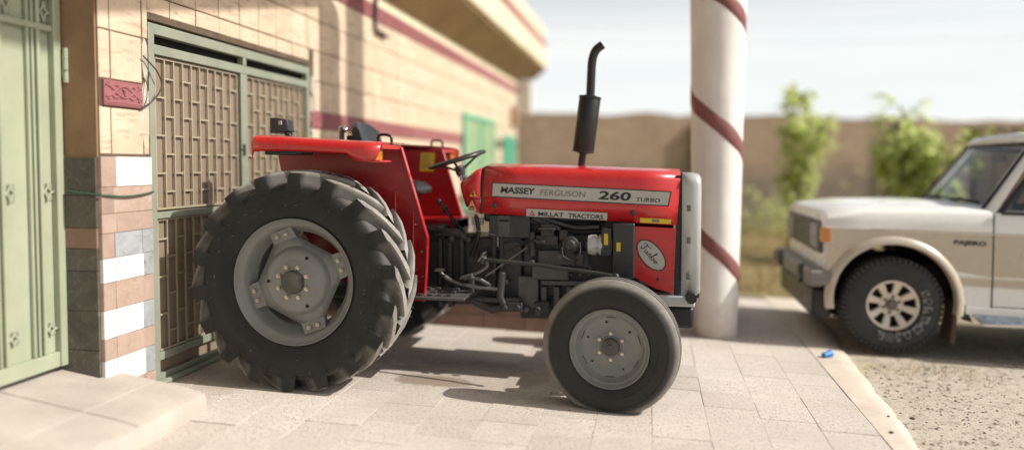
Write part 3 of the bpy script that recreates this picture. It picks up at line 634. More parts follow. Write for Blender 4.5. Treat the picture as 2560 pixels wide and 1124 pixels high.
# ================================================================== TRACTOR
YC = 5.33
tr = thing('tractor', 'red farm tractor with big lugged rear tyres parked in front of the lattice gate', 'tractor', (-1.2,YC,gz(-1.2)))
TO = ORG[tr.name]
def clampz(mb, slack=.0):          # tyres stand flat on the ground under their load
    for q in mb.v:
        g = gz(q.x)+.004
        if q.z < g: q.y += (1 if q.y > mb.cy else -1)*min(.012, (g-q.z)*.3); q.z = g
def wheel_part(name, mat, org, mb, **k): return mb.build(name, mat, tr, org=org, **k)
# ---- rear wheel
_h = aty(735,700,4.34); RC = Vector((_h.x, 4.505, _h.z-.010)); RR = .70
def rear_wheel(RC):
    cx, cy, cz = RC
    ty = MB(); ty.cy = cy
    half = [(.372,-.150),(.395,-.172),(.415,-.183),(.45,-.193),(.50,-.203),(.55,-.207),(.578,-.203),(.600,-.190),(.618,-.170),(.628,-.13),(.634,-.07),(.637,0)]
    prof = half+[(r,-a) for r, a in reversed(half[:-1])]
    ty.lathe(prof, RC, 'Y', 120)
    NL = 18
    for side in (-1, 1):
        for k in range(NL):
            a0 = 2*math.pi*(k+(.5 if side > 0 else 0))/NL+.13
            secs = []
            #        t (0 shoulder..1 centre)  y      rbase  rtop  halfw_top halfw_base
            for (t, yy, rb, rt, wt, wb) in ((-.06,.2045,.562,.566,.034,.046),(-.03,.2075,.576,.630,.035,.050),(0,.2035,.588,.684,.036,.052),(.10,.178,.598,.692,.040,.056),(.4,.115,.608,.698,.040,.060),(.75,.05,.614,.702,.037,.058),(1.0,-.012,.618,.702,.033,.054)):
                ac = a0-max(0,t)*R(24)*(1+.15*(1-max(0,t)))
                row = []
                for (off, r) in ((-wb,rb),(-wt,rt),(wt,rt),(wb,rb)):
                    aa = ac+off/r; row.append((cx+r*math.cos(aa), cy+side*yy, cz+r*math.sin(aa)))
                secs.append(row)
            ty.grid(secs); ty.poly(secs[0]); ty.poly(secs[-1])
    ty.xf(Matrix.Translation(RC) @ Matrix.Diagonal((.972,1,.972,1)) @ Matrix.Translation(-RC)); clampz(ty)
    WS = Matrix.Translation(RC+Vector((0,-.060,0))) @ Matrix.Diagonal((.955,1,.955,1)) @ Matrix.Translation(-RC)
    RS = Matrix.Translation(RC) @ Matrix.Diagonal((.96,1,.96,1)) @ Matrix.Translation(-RC)
    wh = MB()                                         # dished disc
    for_prof = [(.0,-.112),(.078,-.112),(.082,-.110),(.124,-.110),(.132,-.104),(.140,-.100),(.172,-.098),(.190,-.090),(.203,-.074),(.212,-.056),(.220,-.044)]
    n = 96; vs = []; m = len(for_prof)+1
    def edge_r(t):                                    # squarish outer edge, wide at the four brackets
        d = min(abs(((t-R(b_)+math.pi) % (2*math.pi))-math.pi) for b_ in (110,20,200,290)); return min(.318, .252/math.cos(max(0, R(45)-d)))
    for (r, a) in for_prof:
        for k in range(n):
            t = 2*math.pi*k/n; rr = max(r, .002); vs.append((cx+rr*math.cos(t), cy+a, cz+rr*math.sin(t)))
    for k in range(n):
        t = 2*math.pi*k/n; rr = edge_r(t); vs.append((cx+rr*math.cos(t), cy-.030, cz+rr*math.sin(t)))
    fs = [(i*n+k, i*n+(k+1)%n, (i+1)*n+(k+1)%n, (i+1)*n+k) for i in range(m-1) for k in range(n)]
    wh.add(vs, fs)
    disc = wh.xf(WS).build('rear_wheel', 'rim', tr, org=RC, smooth=40, solid=.010)
    ty.build('tyre', 'tyre_r', disc, org=RC, smooth=28)
    rm = MB(); rp_ = [(.366,-.150),(.382,-.158),(.392,-.176),(.400,-.188),(.404,-.186),(.398,-.172),(.390,-.150),(.360,-.140),(.345,-.085),(.322,-.055),(.318,.06),(.345,.085),(.360,.14),(.398,.172),(.402,.187),(.39,.178),(.378,.15),(.352,.13),(.337,.08),(.310,.055),(.310,-.052),(.337,-.08),(.352,-.132)]
    rm.lathe(rp_, RC, 'Y', 96, closed=True); rm.xf(RS).build('rim', 'rim', disc, org=RC, smooth=35)
    for b_ in (110,20,200,290):                       # brackets from disc to rim with bolt pairs
        br = MB(); T = Matrix.Translation(RC) @ Matrix.Rotation(-R(b_-90), 4, 'Y')
        br.add([T @ Vector(q) for q in ((-.085,-.042,.268),(.085,-.042,.268),(.078,-.056,.345),(-.078,-.056,.345),(-.085,-.0,.268),(.085,-.0,.268),(.078,-.01,.345),(-.078,-.01,.345))], [(0,1,2,3),(7,6,5,4),(0,4,5,1),(1,5,6,2),(2,6,7,3),(3,7,4,0)])
        br.xf(WS).build('bracket', 'rim', disc, org=RC, bevel=.004)
        bb = MB()
        for dx in (-.032,.032):
            p = T @ Vector((dx,-.045,.307)); q = T @ Vector((dx,-.066,.309)); bb.cyl(p, q, .0135, 6); bb.sphere(q, .0095, 8)
        bb.xf(WS).pieces('bracket_bolt', 'bolt', disc, org=RC, smooth=30)
    for k in range(8):
        t = R(22.5+45*k); p = RC+Vector((.103*math.cos(t), -.108, .103*math.sin(t)))
        nb = MB(); nb.cyl(p, p+Vector((0,-.006,0)), .018, 16); nb.cyl(p, p+Vector((0,-.024,0)), .0145, 6); nb.cyl(p, p+Vector((0,-.034,0)), .008, 8); nb.xf(WS).build('wheel_nut', 'bolt', disc, org=RC, smooth=30)
    hc = MB(); hc.lathe([(.001,-.146),(.055,-.145),(.070,-.140),(.076,-.130),(.077,-.106)], RC, 'Y', 40); hc.sphere(RC+Vector((.0,-.146,0)), .005, 8); hc.xf(WS).build('hub_cap', 'hubcap', disc, org=RC)
    hl = MB()
    for t, r in ((60,.176),(180,.176),(300,.176)):
        T = Matrix.Translation(RC) @ Matrix.Rotation(-R(t-90), 4, 'Y'); hl.box((-.009,-.107,r-.009),(.009,-.0955,r+.009), T)
    hl.xf(WS).pieces('slot', 'dark', disc, org=RC, smooth=0)
    hr = MB(); rnd = random.Random(4)                 # moulding hairs standing off the new tyre
    for k in range(170):
        a = rnd.uniform(0, 2*math.pi); yy = rnd.choice((-.19,-.19,-.15,-.05,.06,.15)); r = .690 if abs(yy) > .18 else .699
        p = RC+Vector((r*math.cos(a)*.960, yy, r*math.sin(a)*.960)); d = Vector((math.cos(a)+rnd.uniform(-.4,.4), rnd.uniform(-.4,.1), math.sin(a)+rnd.uniform(-.4,.4))).normalized()
        if p.z > .16: hr.tube([p, p+d*rnd.uniform(.018,.034)], [.0011,.0006], 3, cap=False)
    for k in range(90):
        a = rnd.uniform(0, 2*math.pi); r = rnd.choice((.47,.50,.53,.56,.58,.60,.62))
        p = RC+Vector((r*math.cos(a), -.201, r*math.sin(a))); d = Vector((rnd.uniform(-1,1), -.6, rnd.uniform(-.5,.3))).normalized()
        hr.tube([p, p+d*.012], [.0011,.0008], 3, cap=False)
    hr.build('rubber_hairs', 'hair', disc, org=RC, kind='stuff', smooth=0, fixn=False)
    return disc
near_rw = rear_wheel(RC)
def mirror_copy(o, kids=True):      # the same part on the far side of the tractor
    c = copy_part(o, tr); c.location = (o.location.x, -o.location.y, o.location.z); c.scale = (1,-1,1)
    for g in (list(o.children) if kids else []):
        d = copy_part(g, c); d.location = g.location
    return c
far_rw = mirror_copy(near_rw)
# ---- front wheel
FC = Vector((-.231, 4.565, .372)); FR = .408
def front_wheel(FC, steer=-6):
    cx, cy, cz = FC
    S = Matrix.Translation(FC) @ Matrix.Rotation(R(steer), 4, 'Z') @ Matrix.Translation(-FC)
    ty = MB(); ty.cy = cy
    half = [(.226,-.070),(.236,-.082),(.26,-.094),(.286,-.101),(.289,-.104),(.296,-.104),(.30,-.1035),(.335,-.106),(.345,-.1045),(.348,-.1075),(.354,-.1065),(.364,-.101),(.384,-.089),(.392,-.080),(.399,-.074),(.404,-.062),(.406,-.052),(.392,-.050),(.392,-.042),(.408,-.040),(.4095,-.022),(.394,-.020),(.394,-.010),(.4105,-.008),(.411,0)]
    ty.lathe(half+[(r,-a) for r, a in reversed(half[:-1])], FC, 'Y', 96).xf(S); clampz(ty)
    d = MB(); d.lathe([(.001,-.020),(.060,-.020),(.066,-.012),(.085,-.006),(.10,-.004),(.150,-.010),(.168,-.020),(.180,-.020),(.1865,-.004)], FC, 'Y', 64).xf(S)
    disc = d.build('front_wheel', 'rim_f', tr, org=FC, solid=.006, smooth=35)
    ty.build('tyre', 'tyre_f', disc, org=FC, smooth=25)
    rm = MB(); rm.lathe([(.205,-.060),(.215,-.066),(.222,-.080),(.230,-.092),(.236,-.088),(.228,-.070),(.216,-.05),(.200,-.028),(.187,-.02),(.185,.04),(.20,.06),(.228,.075),(.232,.09),(.222,.08),(.2,.05),(.178,.035),(.178,-.022),(.192,-.034)], FC, 'Y', 72, closed=True).xf(S); rm.build('rim', 'rim_f', disc, org=FC, smooth=30)
    hc = MB(); hc.lathe([(.001,-.062),(.018,-.061),(.020,-.052),(.044,-.050),(.052,-.044),(.056,-.012)], FC, 'Y', 32).xf(S); hc.build('hub_cap', 'hubcap', disc, org=FC)
    for k in range(6):
        t = R(30+60*k); p = FC+Vector((.078*math.cos(t), -.008, .078*math.sin(t)))
        MB().cyl(p, p+Vector((0,-.012,0)), .0115, 6).cyl(p, p+Vector((0,-.02,0)), .006, 8).xf(S).build('wheel_nut', 'bolt', disc, org=FC, smooth=30)
    hl = MB()
    for t, r, q in ((40,.145,.008),(100,.15,.008),(160,.145,.006),(220,.145,.006),(300,.15,.006)):
        p = FC+Vector((r*math.cos(R(t)), -.013, r*math.sin(R(t)))); hl.cyl(p, p+Vector((0,-.004,0)), q, 10)
    for t0 in (8,80,150,200,260,320):                 # slots between disc and rim
        hl.add([FC+Vector((rr*math.cos(R(t0+da)), -.0235, rr*math.sin(R(t0+da)))) for rr, da in ((.1755,0),(.1755,9),(.1755,18),(.182,18),(.182,9),(.182,0))], [(0,1,4,5),(1,2,3,4)])
    hl.xf(S).pieces('slot', 'dark', disc, org=FC, smooth=0)
    return disc
near_fw = front_wheel(FC)
far_c = Vector((FC.x, 2*YC-FC.y, FC.z)); far_fw = mirror_copy(near_fw)
far_fw.scale = (1,-1,1)
# ---- mudguards
YI, YO = 4.84, 4.37
def fender():
    top = [(631,344),(660,345.5),(720,349),(790,354),(866,358.5),(905,360.5),(949,363.5)]
    low = [(633,379),(660,377),(720,377),(790,380),(866,383),(888,402),(934,405)]
    TP = [aty(*q, YO) for q in top]; LP = [aty(*q, YO) for q in low]
    rows = []
    for t, l in zip(TP, LP):
        zt, zl = t.z+.012, l.z; x = t.x
        r = .045
        row = [(x, YI, zt+.012), (x, YO+.12, zt+.008), (x, YO+r+.01, zt+.002)]
        for a in (30,60,90): row.append((x, YO+r-r*math.sin(R(a)), zt-r+r*math.cos(R(a))))
        row += [(l.x*.4+x*.6, YO+.002, (zl+zt-r)/2), (l.x, YO+.012, zl)]
        rows.append(row)
    xr = rows[0][0][0]                                 # rounded rear end
    r0 = [(p[0]-.018, p[1]+(.02 if i > 2 else 0), p[2]-.018) for i, p in enumerate(rows[0])]; r1 = [(p[0]-.022, p[1]+(.03 if i > 2 else 0), min(p[2]-.06, rows[0][-1][2]+.012)) for i, p in enumerate(rows[0])]
    f_ = MB().grid([r1, r0]+rows)
    shell = f_.build('mudguard', 'red', tr, solid=.004, smooth=45)
    ip = [(692,372),(1004,368),(1037,480),(1070,594),(1066,690),(1061,752),(960,752),(830,690),(745,560),(705,440)]
    IP = [aty(*q, YI) for q in ip]; inner = MB().prism(IP, (0,.006,0)); inner.build('inner_panel', 'red_shaded', shell, smooth=0)
    fl = MB(); E_ = IP[1:6]                            # bent front flange, catching the light
    for a, b_ in zip(E_, E_[1:]): fl.hexa([a+Vector((0,-.035,0)), a+Vector((.007,-.035,0)), a+Vector((.007,.005,0)), a+Vector((0,.005,0)), b_+Vector((0,-.035,0)), b_+Vector((.007,-.035,0)), b_+Vector((.007,.005,0)), b_+Vector((0,.005,0))]) if 0 else fl.add([a+Vector((0,-.035,0)), a+Vector((.007,-.035,0)), a+Vector((.007,.005,0)), a+Vector((0,.005,0)), b_+Vector((0,-.035,0)), b_+Vector((.007,-.035,0)), b_+Vector((.007,.005,0)), b_+Vector((0,.005,0))], [(0,4,5,1),(1,5,6,2),(2,6,7,3),(3,7,4,0)])
    for a, b_ in (((988,478),(988,545)),((1034,530),(1032,640))):
        A, B = aty(*a, YI-.004), aty(*b_, YI-.004); fl.tube([A,B], .008, 8)
    fl.build('flange', 'red', shell, smooth=30)
    tp = MB()                                          # closing plate from lip to panel front, ledge and lamp
    A, B, C_, D_ = aty(949,364,YO+.02), aty(1004,367,YI), aty(1003,376,YI), aty(944,372,YO+.02)
    tp.hexa([Vector((A.x,YO+.06,A.z-.02)), Vector((B.x,YI-.002,B.z-.02)), Vector((B.x-.1,YI-.002,B.z-.02)), Vector((A.x-.1,YO+.1,A.z-.02)), Vector((A.x,YO+.06,A.z+.014)), Vector((B.x,YI-.002,B.z+.014)), Vector((B.x-.1,YI-.002,B.z+.014)), Vector((A.x-.1,YO+.1,A.z+.014))])
    q0, q1 = aty(932,400,YO+.02), aty(972,404,YO+.15); tp.box((q0.x-.01,YO+.01,q1.z-.006),(q1.x,YO+.2,q1.z+.008)); tp.build('end_plate', 'red', shell, bevel=.004)
    lp = aty(936,385,YO+.05); l = MB(); l.box((lp.x-.035,YO+.015,lp.z-.042),(lp.x+.022,YO+.14,lp.z+.034)); l.build('indicator', 'amber', shell, bevel=.01, seg=3)
    sv = aty(690,377,YO+.06); MB().box((sv.x-.06,YO+.03,sv.z-.025),(sv.x+.18,YO+.2,sv.z+.03)).build('dark_underside_box', 'black', shell, bevel=.006)  # black box for the shaded underside and the black fitting there
    gb_ = MB(); 
    a, b_ = aty(946,358,4.72), aty(978,362,4.72); gb_.tube(smooth_pts([(a.x,4.72,a.z-.01),(a.x+.003,4.72,a.z+.05),(b_.x-.004,4.72,b_.z+.055),(b_.x,4.72,b_.z-.01)],4), .009, 8); gb_.build('grab_handle', 'black', shell)
    for p in ((1056,628),(1058,690),(1050,745),(1040,560)):
        c = aty(*p, YI-.001); MB().cyl(c, c+Vector((0,-.012,0)), .008, 6).build('screw', 'bolt', shell)
    return shell
fen = fender(); far_fen = mirror_copy(fen)
FYI = 2*YC-YI
c = [aty(*q, FYI-.012) for q in ((1052,382),(1087,382),(1083,429),(1049,428))]
st = MB().prism(c, (0,.002,0)).build('warning_sticker', 'yellow', tr, smooth=0)
ln = MB()
for k in range(6):
    a, b_ = c[0].lerp(c[3], .14+.13*k), c[1].lerp(c[2], .14+.13*k); ln.prism([a.lerp(b_,.12)+Vector((0,-.001,.004)), a.lerp(b_,.12+.6*(1-.1*(k%3)))+Vector((0,-.001,.004)), a.lerp(b_,.12+.6*(1-.1*(k%3)))+Vector((0,-.001,-.002)), a.lerp(b_,.12)+Vector((0,-.001,-.002))], (0,.0005,0))
ln.build('sticker_lines', 'ink_grey', st, smooth=0)
# cross member between the mudguards, seen red under the seat
a, b_ = aty(1064,546,5.5), aty(1150,575,5.5)
MB().box((a.x-.25,5.42,b_.z-.0),(b_.x,5.78,a.z)).box((b_.x-.03,5.40,b_.z-.12),(b_.x,5.78,a.z)).build('seat_support', 'red', tr, bevel=.006)
# ---- axle, gearbox, engine: castings along the centre line
def bp(mb, x0, y0, x1, y1, Yf, d, Y=None):            # a block whose front face spans a picture rectangle at depth Yf
    a, b_ = aty(x0,y0,Yf), aty(x1,y1,Yf); mb.box((a.x,Yf,b_.z),(b_.x,Yf+d,a.z)); return mb
ax = MB(); ax.lathe([(.12,4.47),(.12,4.9),(.10,4.95),(.115,5.05),(.16,5.12),(.16,5.54),(.115,5.61),(.10,5.71),(.12,5.76),(.12,6.19)], (RC.x,0,RC.z), 'Y', 28)
ax.build('rear_axle', 'cast', tr)
lk_ = MB()                                             # three point linkage behind the axle
lk_.tube([(-2.3,5.05,.52),(-2.75,5.0,.50)], .025, 8); lk_.tube([(-2.3,5.61,.52),(-2.75,5.66,.50)], .025, 8); lk_.tube([(-2.6,5.03,.52),(-2.45,5.12,1.08)], .018, 8); lk_.tube([(-2.6,5.63,.52),(-2.45,5.54,1.08)], .018, 8)
lk_.pieces('lift_arm', 'cast', tr)
gbx = MB()
gbx.box((-2.42,5.13,.50),(-1.45,5.53,1.02)); gbx.box((-1.46,5.14,.48),(-1.02,5.52,.955)); gbx.box((-1.02,5.10,.50),(-.86,5.56,.98))
gb_o = gbx.build('gearbox', 'cast', tr, bevel=.02, seg=3)
rb = MB()
for x, z0, z1 in ((-1.43,.47,.99),(-1.36,.47,.99),(-1.05,.46,.99),(-1.0,.46,.99)): rb.box((x-.012,5.085,z0),(x+.012,5.57,z1))
for z in (.55,.64,.73,.82,.91):
    for x in (-1.43,-1.36,-1.05): rb.cyl((x,5.085,z),(x,5.068,z),.012,6)
rb.tube(smooth_pts([(-1.44,5.12,.985),(-1.36,5.1,.985),(-1.29,5.1,.975),(-1.25,5.1,.94)],4), .03, 8)
rb.tube([(-1.28,5.10,.94),(-1.28,5.10,.55)], .022, 8)
rb.sphere((-1.13,5.09,.83), .035, 12); rb.sphere((-1.35,5.09,.94),.028,10); rb.sphere((-1.23,5.09,.935),.026,10)
rb.pieces('casting_rib', 'cast', gb_o, bevel=.003)
eng = MB()
eng.box((-.86,5.13,.55),(-.08,5.52,.98)); eng.box((-.84,5.15,.98),(-.10,5.50,1.10)); eng.box((-.80,5.17,1.08),(-.14,5.48,1.16))
en = eng.build('engine_block', 'cast', tr, bevel=.012, seg=2)
pan = MB(); pan.box((-.88,5.15,.40),(.02,5.5,.56)); pan.box((-.7,5.17,.34),(-.2,5.48,.41)); pan.box((-.90,5.11,.545),(.02,5.54,.565)); pan.build('oil_pan', 'cast', en, bevel=.012)
eb = MB(); rnd = random.Random(21)
bp(eb,1295,690,1345,770,5.06,.08); bp(eb,1330,665,1420,700,5.05,.08); bp(eb,1345,625,1470,665,5.09,.05); bp(eb,1352,700,1520,716,5.07,.06)
for k in range(5): bp(eb, 1352+k*32, 716, 1366+k*32, 770, 5.085, .05)
for k in range(9):
    q = aty(1340+k*22, 686, 5.075); eb.cyl(q, q+Vector((0,-.018,0)), .009, 6)
for p in ((1290,765),(1316,772),(1345,780),(1265,705),(1232,680),(1400,640),(1440,640),(1330,655)):
    q = aty(*p, 5.05); eb.cyl(q+Vector((0,.06,0)), q+Vector((0,-.02,0)), rnd.uniform(.014,.024), 8)
eb.pieces('engine_bracket', 'cast_light', en, bevel=.004)
lo = MB()                                              # drop arm, crossmember and pedals shaft below
lo.tube([aty(1255,680,5.0),aty(1250,740,5.0),aty(1262,765,5.0)], .026, 10); bp(lo,1180,742,1300,758,5.0,.1); bp(lo,1250,755,1305,780,4.98,.25); bp(lo,1335,755,1370,782,5.02,.1)
for p in ((1263,768),(1295,768),(1345,772)):
    q = aty(*p,4.98); lo.cyl(q, q+Vector((0,-.03,0)), .02, 8)
lo.tube([aty(1178,748,5.02),aty(1230,772,5.02),aty(1270,766,5.02)], .03, 10)
lo.pieces('crossmember', 'cast', tr, bevel=.006)
# fuel pump, filters, alternator, fan, hoses
pmp = MB(); q = aty(1425,612,5.02); pmp.lathe([(.001,-.02),(.03,-.02),(.034,0),(.055,.005),(.060,.05),(.04,.06),(.04,.12)], (q.x,q.y,q.z), 'Y', 24)
bp(pmp,1340,588,1395,612,5.06,.07); bp(pmp,1352,560,1385,590,5.05,.08); bp(pmp,1398,575,1418,600,5.05,.06); pmp.cyl(aty(1345,572,5.04),aty(1388,573,5.04),.009,8); pmp.tube([aty(1330,600,5.05),aty(1345,606,5.02),aty(1362,604,5.02)], .012, 8)
pmp.cyl(aty(1448,640,5.04)+Vector((0,0,.02)),aty(1448,640,5.04)-Vector((0,0,.06)),.032,16); pmp.cyl(aty(1330,580,5.06),aty(1330,640,5.06),.02,10)
pmp.tube(smooth_pts([aty(1405,618,5.0),aty(1408,640,4.99),aty(1428,650,4.99),aty(1448,638,4.99),aty(1450,605,5.0)],6), .007, 6)
pmp.pieces('injection_pump', 'cast', en, bevel=.003)
alt = MB(); A = aty(1478,612,5.03)
alt.lathe([(.001,-.075),(.035,-.075),(.062,-.065),(.068,-.045),(.068,-.012),(.060,-.010),(.060,.004),(.068,.006),(.068,.05),(.05,.06),(.02,.062),(.001,.062)], (A.x+.045,A.y+.03,A.z), 'X', 28)
al_o = alt.build('alternator', 'silver', en, smooth=30)
fins = MB()
for k in range(12):
    t = 2*math.pi*k/12; p = Vector((A.x-.028,A.y+.03+.05*math.sin(t),A.z+.05*math.cos(t))); fins.box((p.x-.004,p.y-.006,p.z-.006),(p.x+.002,p.y+.006,p.z+.006))
for x_ in (-.012,.012): fins.lathe([(.072,x_-.005),(.074,x_),(.072,x_+.005)], (A.x+.12,A.y+.03,A.z), 'X', 20)
fins.build('alternator_pulley', 'black', al_o)
yl = MB(); a, b_ = aty(1510,584,4.985), aty(1520,612,4.985); yl.box((a.x,4.985,b_.z),(b_.x,4.987,a.z)); a, b_ = aty(1541,606,4.985), aty(1551,628,4.985); yl.box((a.x,4.985,b_.z),(b_.x,4.987,a.z))
shr = MB(); bp(shr,1532,558,1586,696,4.99,.68); bp(shr,1503,570,1528,640,4.992,.04); shr.build('radiator', 'plastic', tr, bevel=.008)
yl.pieces('small_label', 'yellow', tr, smooth=0)
fan = MB(); fc = Vector((-.20,YC,.93))
for k in range(6):
    T = Matrix.Translation(fc) @ Matrix.Rotation(R(60*k), 4, 'X') @ Matrix.Rotation(R(28), 4, 'Z'); fan.box((-.004,-.035,.04),(.004,.035,.2), T)
fan.lathe([(.001,-.03),(.05,-.03),(.05,.04),(.001,.04)], fc, 'X', 20); fan.build('fan', 'black', tr)
hs = MB(); rnd = random.Random(8)
for P_, r in (([(1305,545),(1345,560),(1375,575),(1400,572)],.010),([(1320,532),(1380,552),(1440,568),(1500,566)],.022),([(1340,545),(1400,575),(1432,590)],.014),([(1215,640),(1250,620),(1290,610),(1330,595)],.006),([(1232,600),(1262,628),(1300,612),(1340,590)],.006),([(1378,620),(1400,640),(1418,650),(1440,650)],.006),([(1240,618),(1275,602),(1330,606)],.008),([(1350,560),(1330,590),(1338,640),(1330,690)],.007),([(1440,600),(1462,630),(1476,668),(1490,688)],.009)):
    hs = MB(); hs.tube(smooth_pts([aty(x,y,5.11+rnd.uniform(-.02,.02)) for x, y in P_]), r, 7); hs.build('hose', 'plastic', en)
mf = MB(); mf.tube(smooth_pts([aty(1330,560,5.3),aty(1420,570,5.25),aty(1490,565,5.25)]), .05, 12)
for x in (1345,1385,1425,1465): mf.tube([aty(x,570,5.2),aty(x,612,5.3)], .03, 8)
mf.tube([aty(1335,545,5.09),aty(1400,572,5.09)], .014, 8); mf.build('manifold', 'cast_light', en)
bb = MB(); bp(bb,1222,536,1326,596,5.09,.3); bat = bb.build('battery_box', 'plastic', tr, bevel=.008)
b2 = MB(); bp(b2,1244,538,1275,592,5.083,.02); b2.build('strap', 'cast_light', bat, bevel=.003); b3 = MB(); bp(b3,1248,549,1271,554,5.079,.01); b3.build('strap_slot', 'dark', bat, smooth=0)
dl = MB(); dl.tube([aty(1212,649,4.93),aty(1330,660,4.88),aty(1500,684,4.80),aty(1545,692,4.78)], .0135, 10); dl.sphere(aty(1540,691,4.78),.022,10); dl.cyl(aty(1210,649,4.95),aty(1206,640,5.1),.03,10)
dl.build('drag_link', 'cast', tr)
# front axle and support
fa = MB(); fa.box((-.32,4.85,.36),(-.16,5.81,.48)); fa.box((-.30,4.72,.33),(-.17,4.90,.47)); fa.box((-.30,5.76,.33),(-.17,5.94,.47)); fa.cyl((-.235,4.74,.28),(-.235,4.74,.56),.04,12); fa.cyl((-.235,5.92,.28),(-.235,5.92,.56),.04,12); fa.cyl((FC.x,4.56,FC.z),(FC.x,4.8,FC.z),.035,12); fa.cyl((FC.x,5.86,FC.z),(FC.x,6.1,FC.z),.035,12)
fa.tube([(-.235,4.76,.57),(-.12,4.79,.60)], .02, 8); fa.box((-.14,5.05,.45),(.10,5.6,.62)); fa.build('front_axle', 'cast', tr, bevel=.012)
sp = MB(); a, b_ = aty(1685,738,5.04), aty(1738,768,5.04); sp.box((a.x-.25,5.04,b_.z),(b_.x,5.62,a.z)); spo = sp.build('front_support', 'silver', tr, bevel=.012)
w = MB(); a, b_ = aty(1695,770,5.02), aty(1735,826,5.02); w.box((a.x-.10,5.06,b_.z),(b_.x,5.6,a.z)); w.build('front_weight', 'black', tr, bevel=.02)
kn = MB(); q = aty(1728,746,5.0); kn.cyl(q, q+Vector((0,.05,0)), .035, 16); kn.cyl(q+Vector((0.01,.2,0)), q+Vector((.06,.2,0)), .03, 14); kn.pieces('tow_pin', 'black', tr)
# ---- hood
YH, YHF = 5.05, 5.61
HT = [(1212,416),(1300,418),(1450,423),(1600,428.5),(1702,432)]; HB = [(1205,533),(1300,538),(1450,547),(1600,557),(1692,563)]
rows = []
for t, b_ in zip(HT, HB):
    T_, B_ = aty(*t, YH), aty(*b_, YH); zt = T_.z+.004
    half = [(YH,B_.z),(YH-.004,B_.z+(zt-B_.z)*.35),(YH-.002,B_.z+(zt-B_.z)*.68)]
    r = .075
    for a in (0,22,45,67,90): half.append((YH+.004+r-r*math.cos(R(a)), zt-r*.75+r*.75*math.sin(R(a))))
    half += [(YC-.1,zt+.012),(YC,zt+.016)]
    full = [(B_.x+(T_.x-B_.x)*min(1,max(0,(z-B_.z)/(zt-B_.z))), y, z) for y, z in half]; full += [(p[0], 2*YC-p[1], p[2]) for p in reversed(full[:-1])]
    rows.append(full)
hood = MB().grid(rows).build('hood', 'red', tr, solid=.005, smooth=50)
gp = MB().grid([[(p[0]-.016, YC+(p[1]-YC)*.985, p[2]-.004) for p in rows[0]], [(p[0]+.004, YC+(p[1]-YC)*.985, p[2]-.004) for p in rows[0]]]); gp.build('hood_gap_shade', 'rubber', hood, smooth=50)  # dark strip standing in for the shaded gap behind the hood
# dash cowl behind the hood
ck = [(1202,419,1200,533,1),(1185,425,1178,524,.97),(1160,444,1163,516,.90),(1146,457,1150,480,.84)]
crow = []
for tx_, ty_, bx_, by_, k in ck:
    T_, B_ = aty(tx_,ty_,YH), aty(bx_,by_,YH); zt, zb = T_.z, B_.z; hw = (YC-YH)*k; r = min(.07,(zt-zb)*.4)
    half = [(-hw,zb),(-hw-.002,zb+(zt-zb)*.5)]+[(-hw+r-r*math.cos(R(a)), zt-r+r*math.sin(R(a))) for a in (0,30,60,90)]+[(-.05,zt+.004),(0,zt+.006)]
    full = [(B_.x+(T_.x-B_.x)*min(1,max(0,(z-zb)/(zt-zb))), YC+y, z) for y, z in half]; full += [(p[0],2*YC-p[1],p[2]) for p in reversed(full[:-1])]; crow.append(full)
cw = MB().grid(crow); cw.poly(crow[-1]); cowl = cw.build('dash_cowl', 'red', tr, solid=.004, smooth=50)
sm = MB().prism([aty(1171,495,YH-.0075),aty(1201,497,YH-.0075),aty(1201,498.5,YH-.0075),aty(1171,496.5,YH-.0075)], (0,.002,0)); sm.build('panel_seam', 'ink', cowl, smooth=0)
def tri_sticker(x0, x1, y0, y1, edge, fill, mark):
    Yp = YH-.009
    MB().prism([aty(x0,y1,Yp),aty(x1,y1+.8,Yp),aty((x0+x1)/2+1,y0,Yp)], (0,.002,0)).build('hazard_sticker', edge, cowl, smooth=0)
    k = 3.2; m_ = MB().prism([aty(x0+k,y1-2,Yp-.001),aty(x1-k,y1-1.4,Yp-.001),aty((x0+x1)/2+1,y0+k*1.5,Yp-.001)], (0,.001,0)).build('hazard_sticker', fill, cowl, smooth=0)
    g = MB()
    for pl in mark: g.prism([aty(x,y,Yp-.002) for x, y in pl], (0,.0005,0))
    g.build('hazard_symbol', 'ink', cowl, smooth=0)
tri_sticker(1173,1192,473,491,'orange','yellow',[[(1181,480),(1184,480),(1186,488),(1179,488)],[(1181,476.5),(1184,476.5),(1184,479),(1181,479)]])
tri_sticker(1166,1192,500,526,'decal','orange',[[(1173,521),(1187,522),(1187,524),(1173,523)],[(1174,517),(1180,514),(1186,518),(1185,520),(1179,517.5),(1175,519)]])
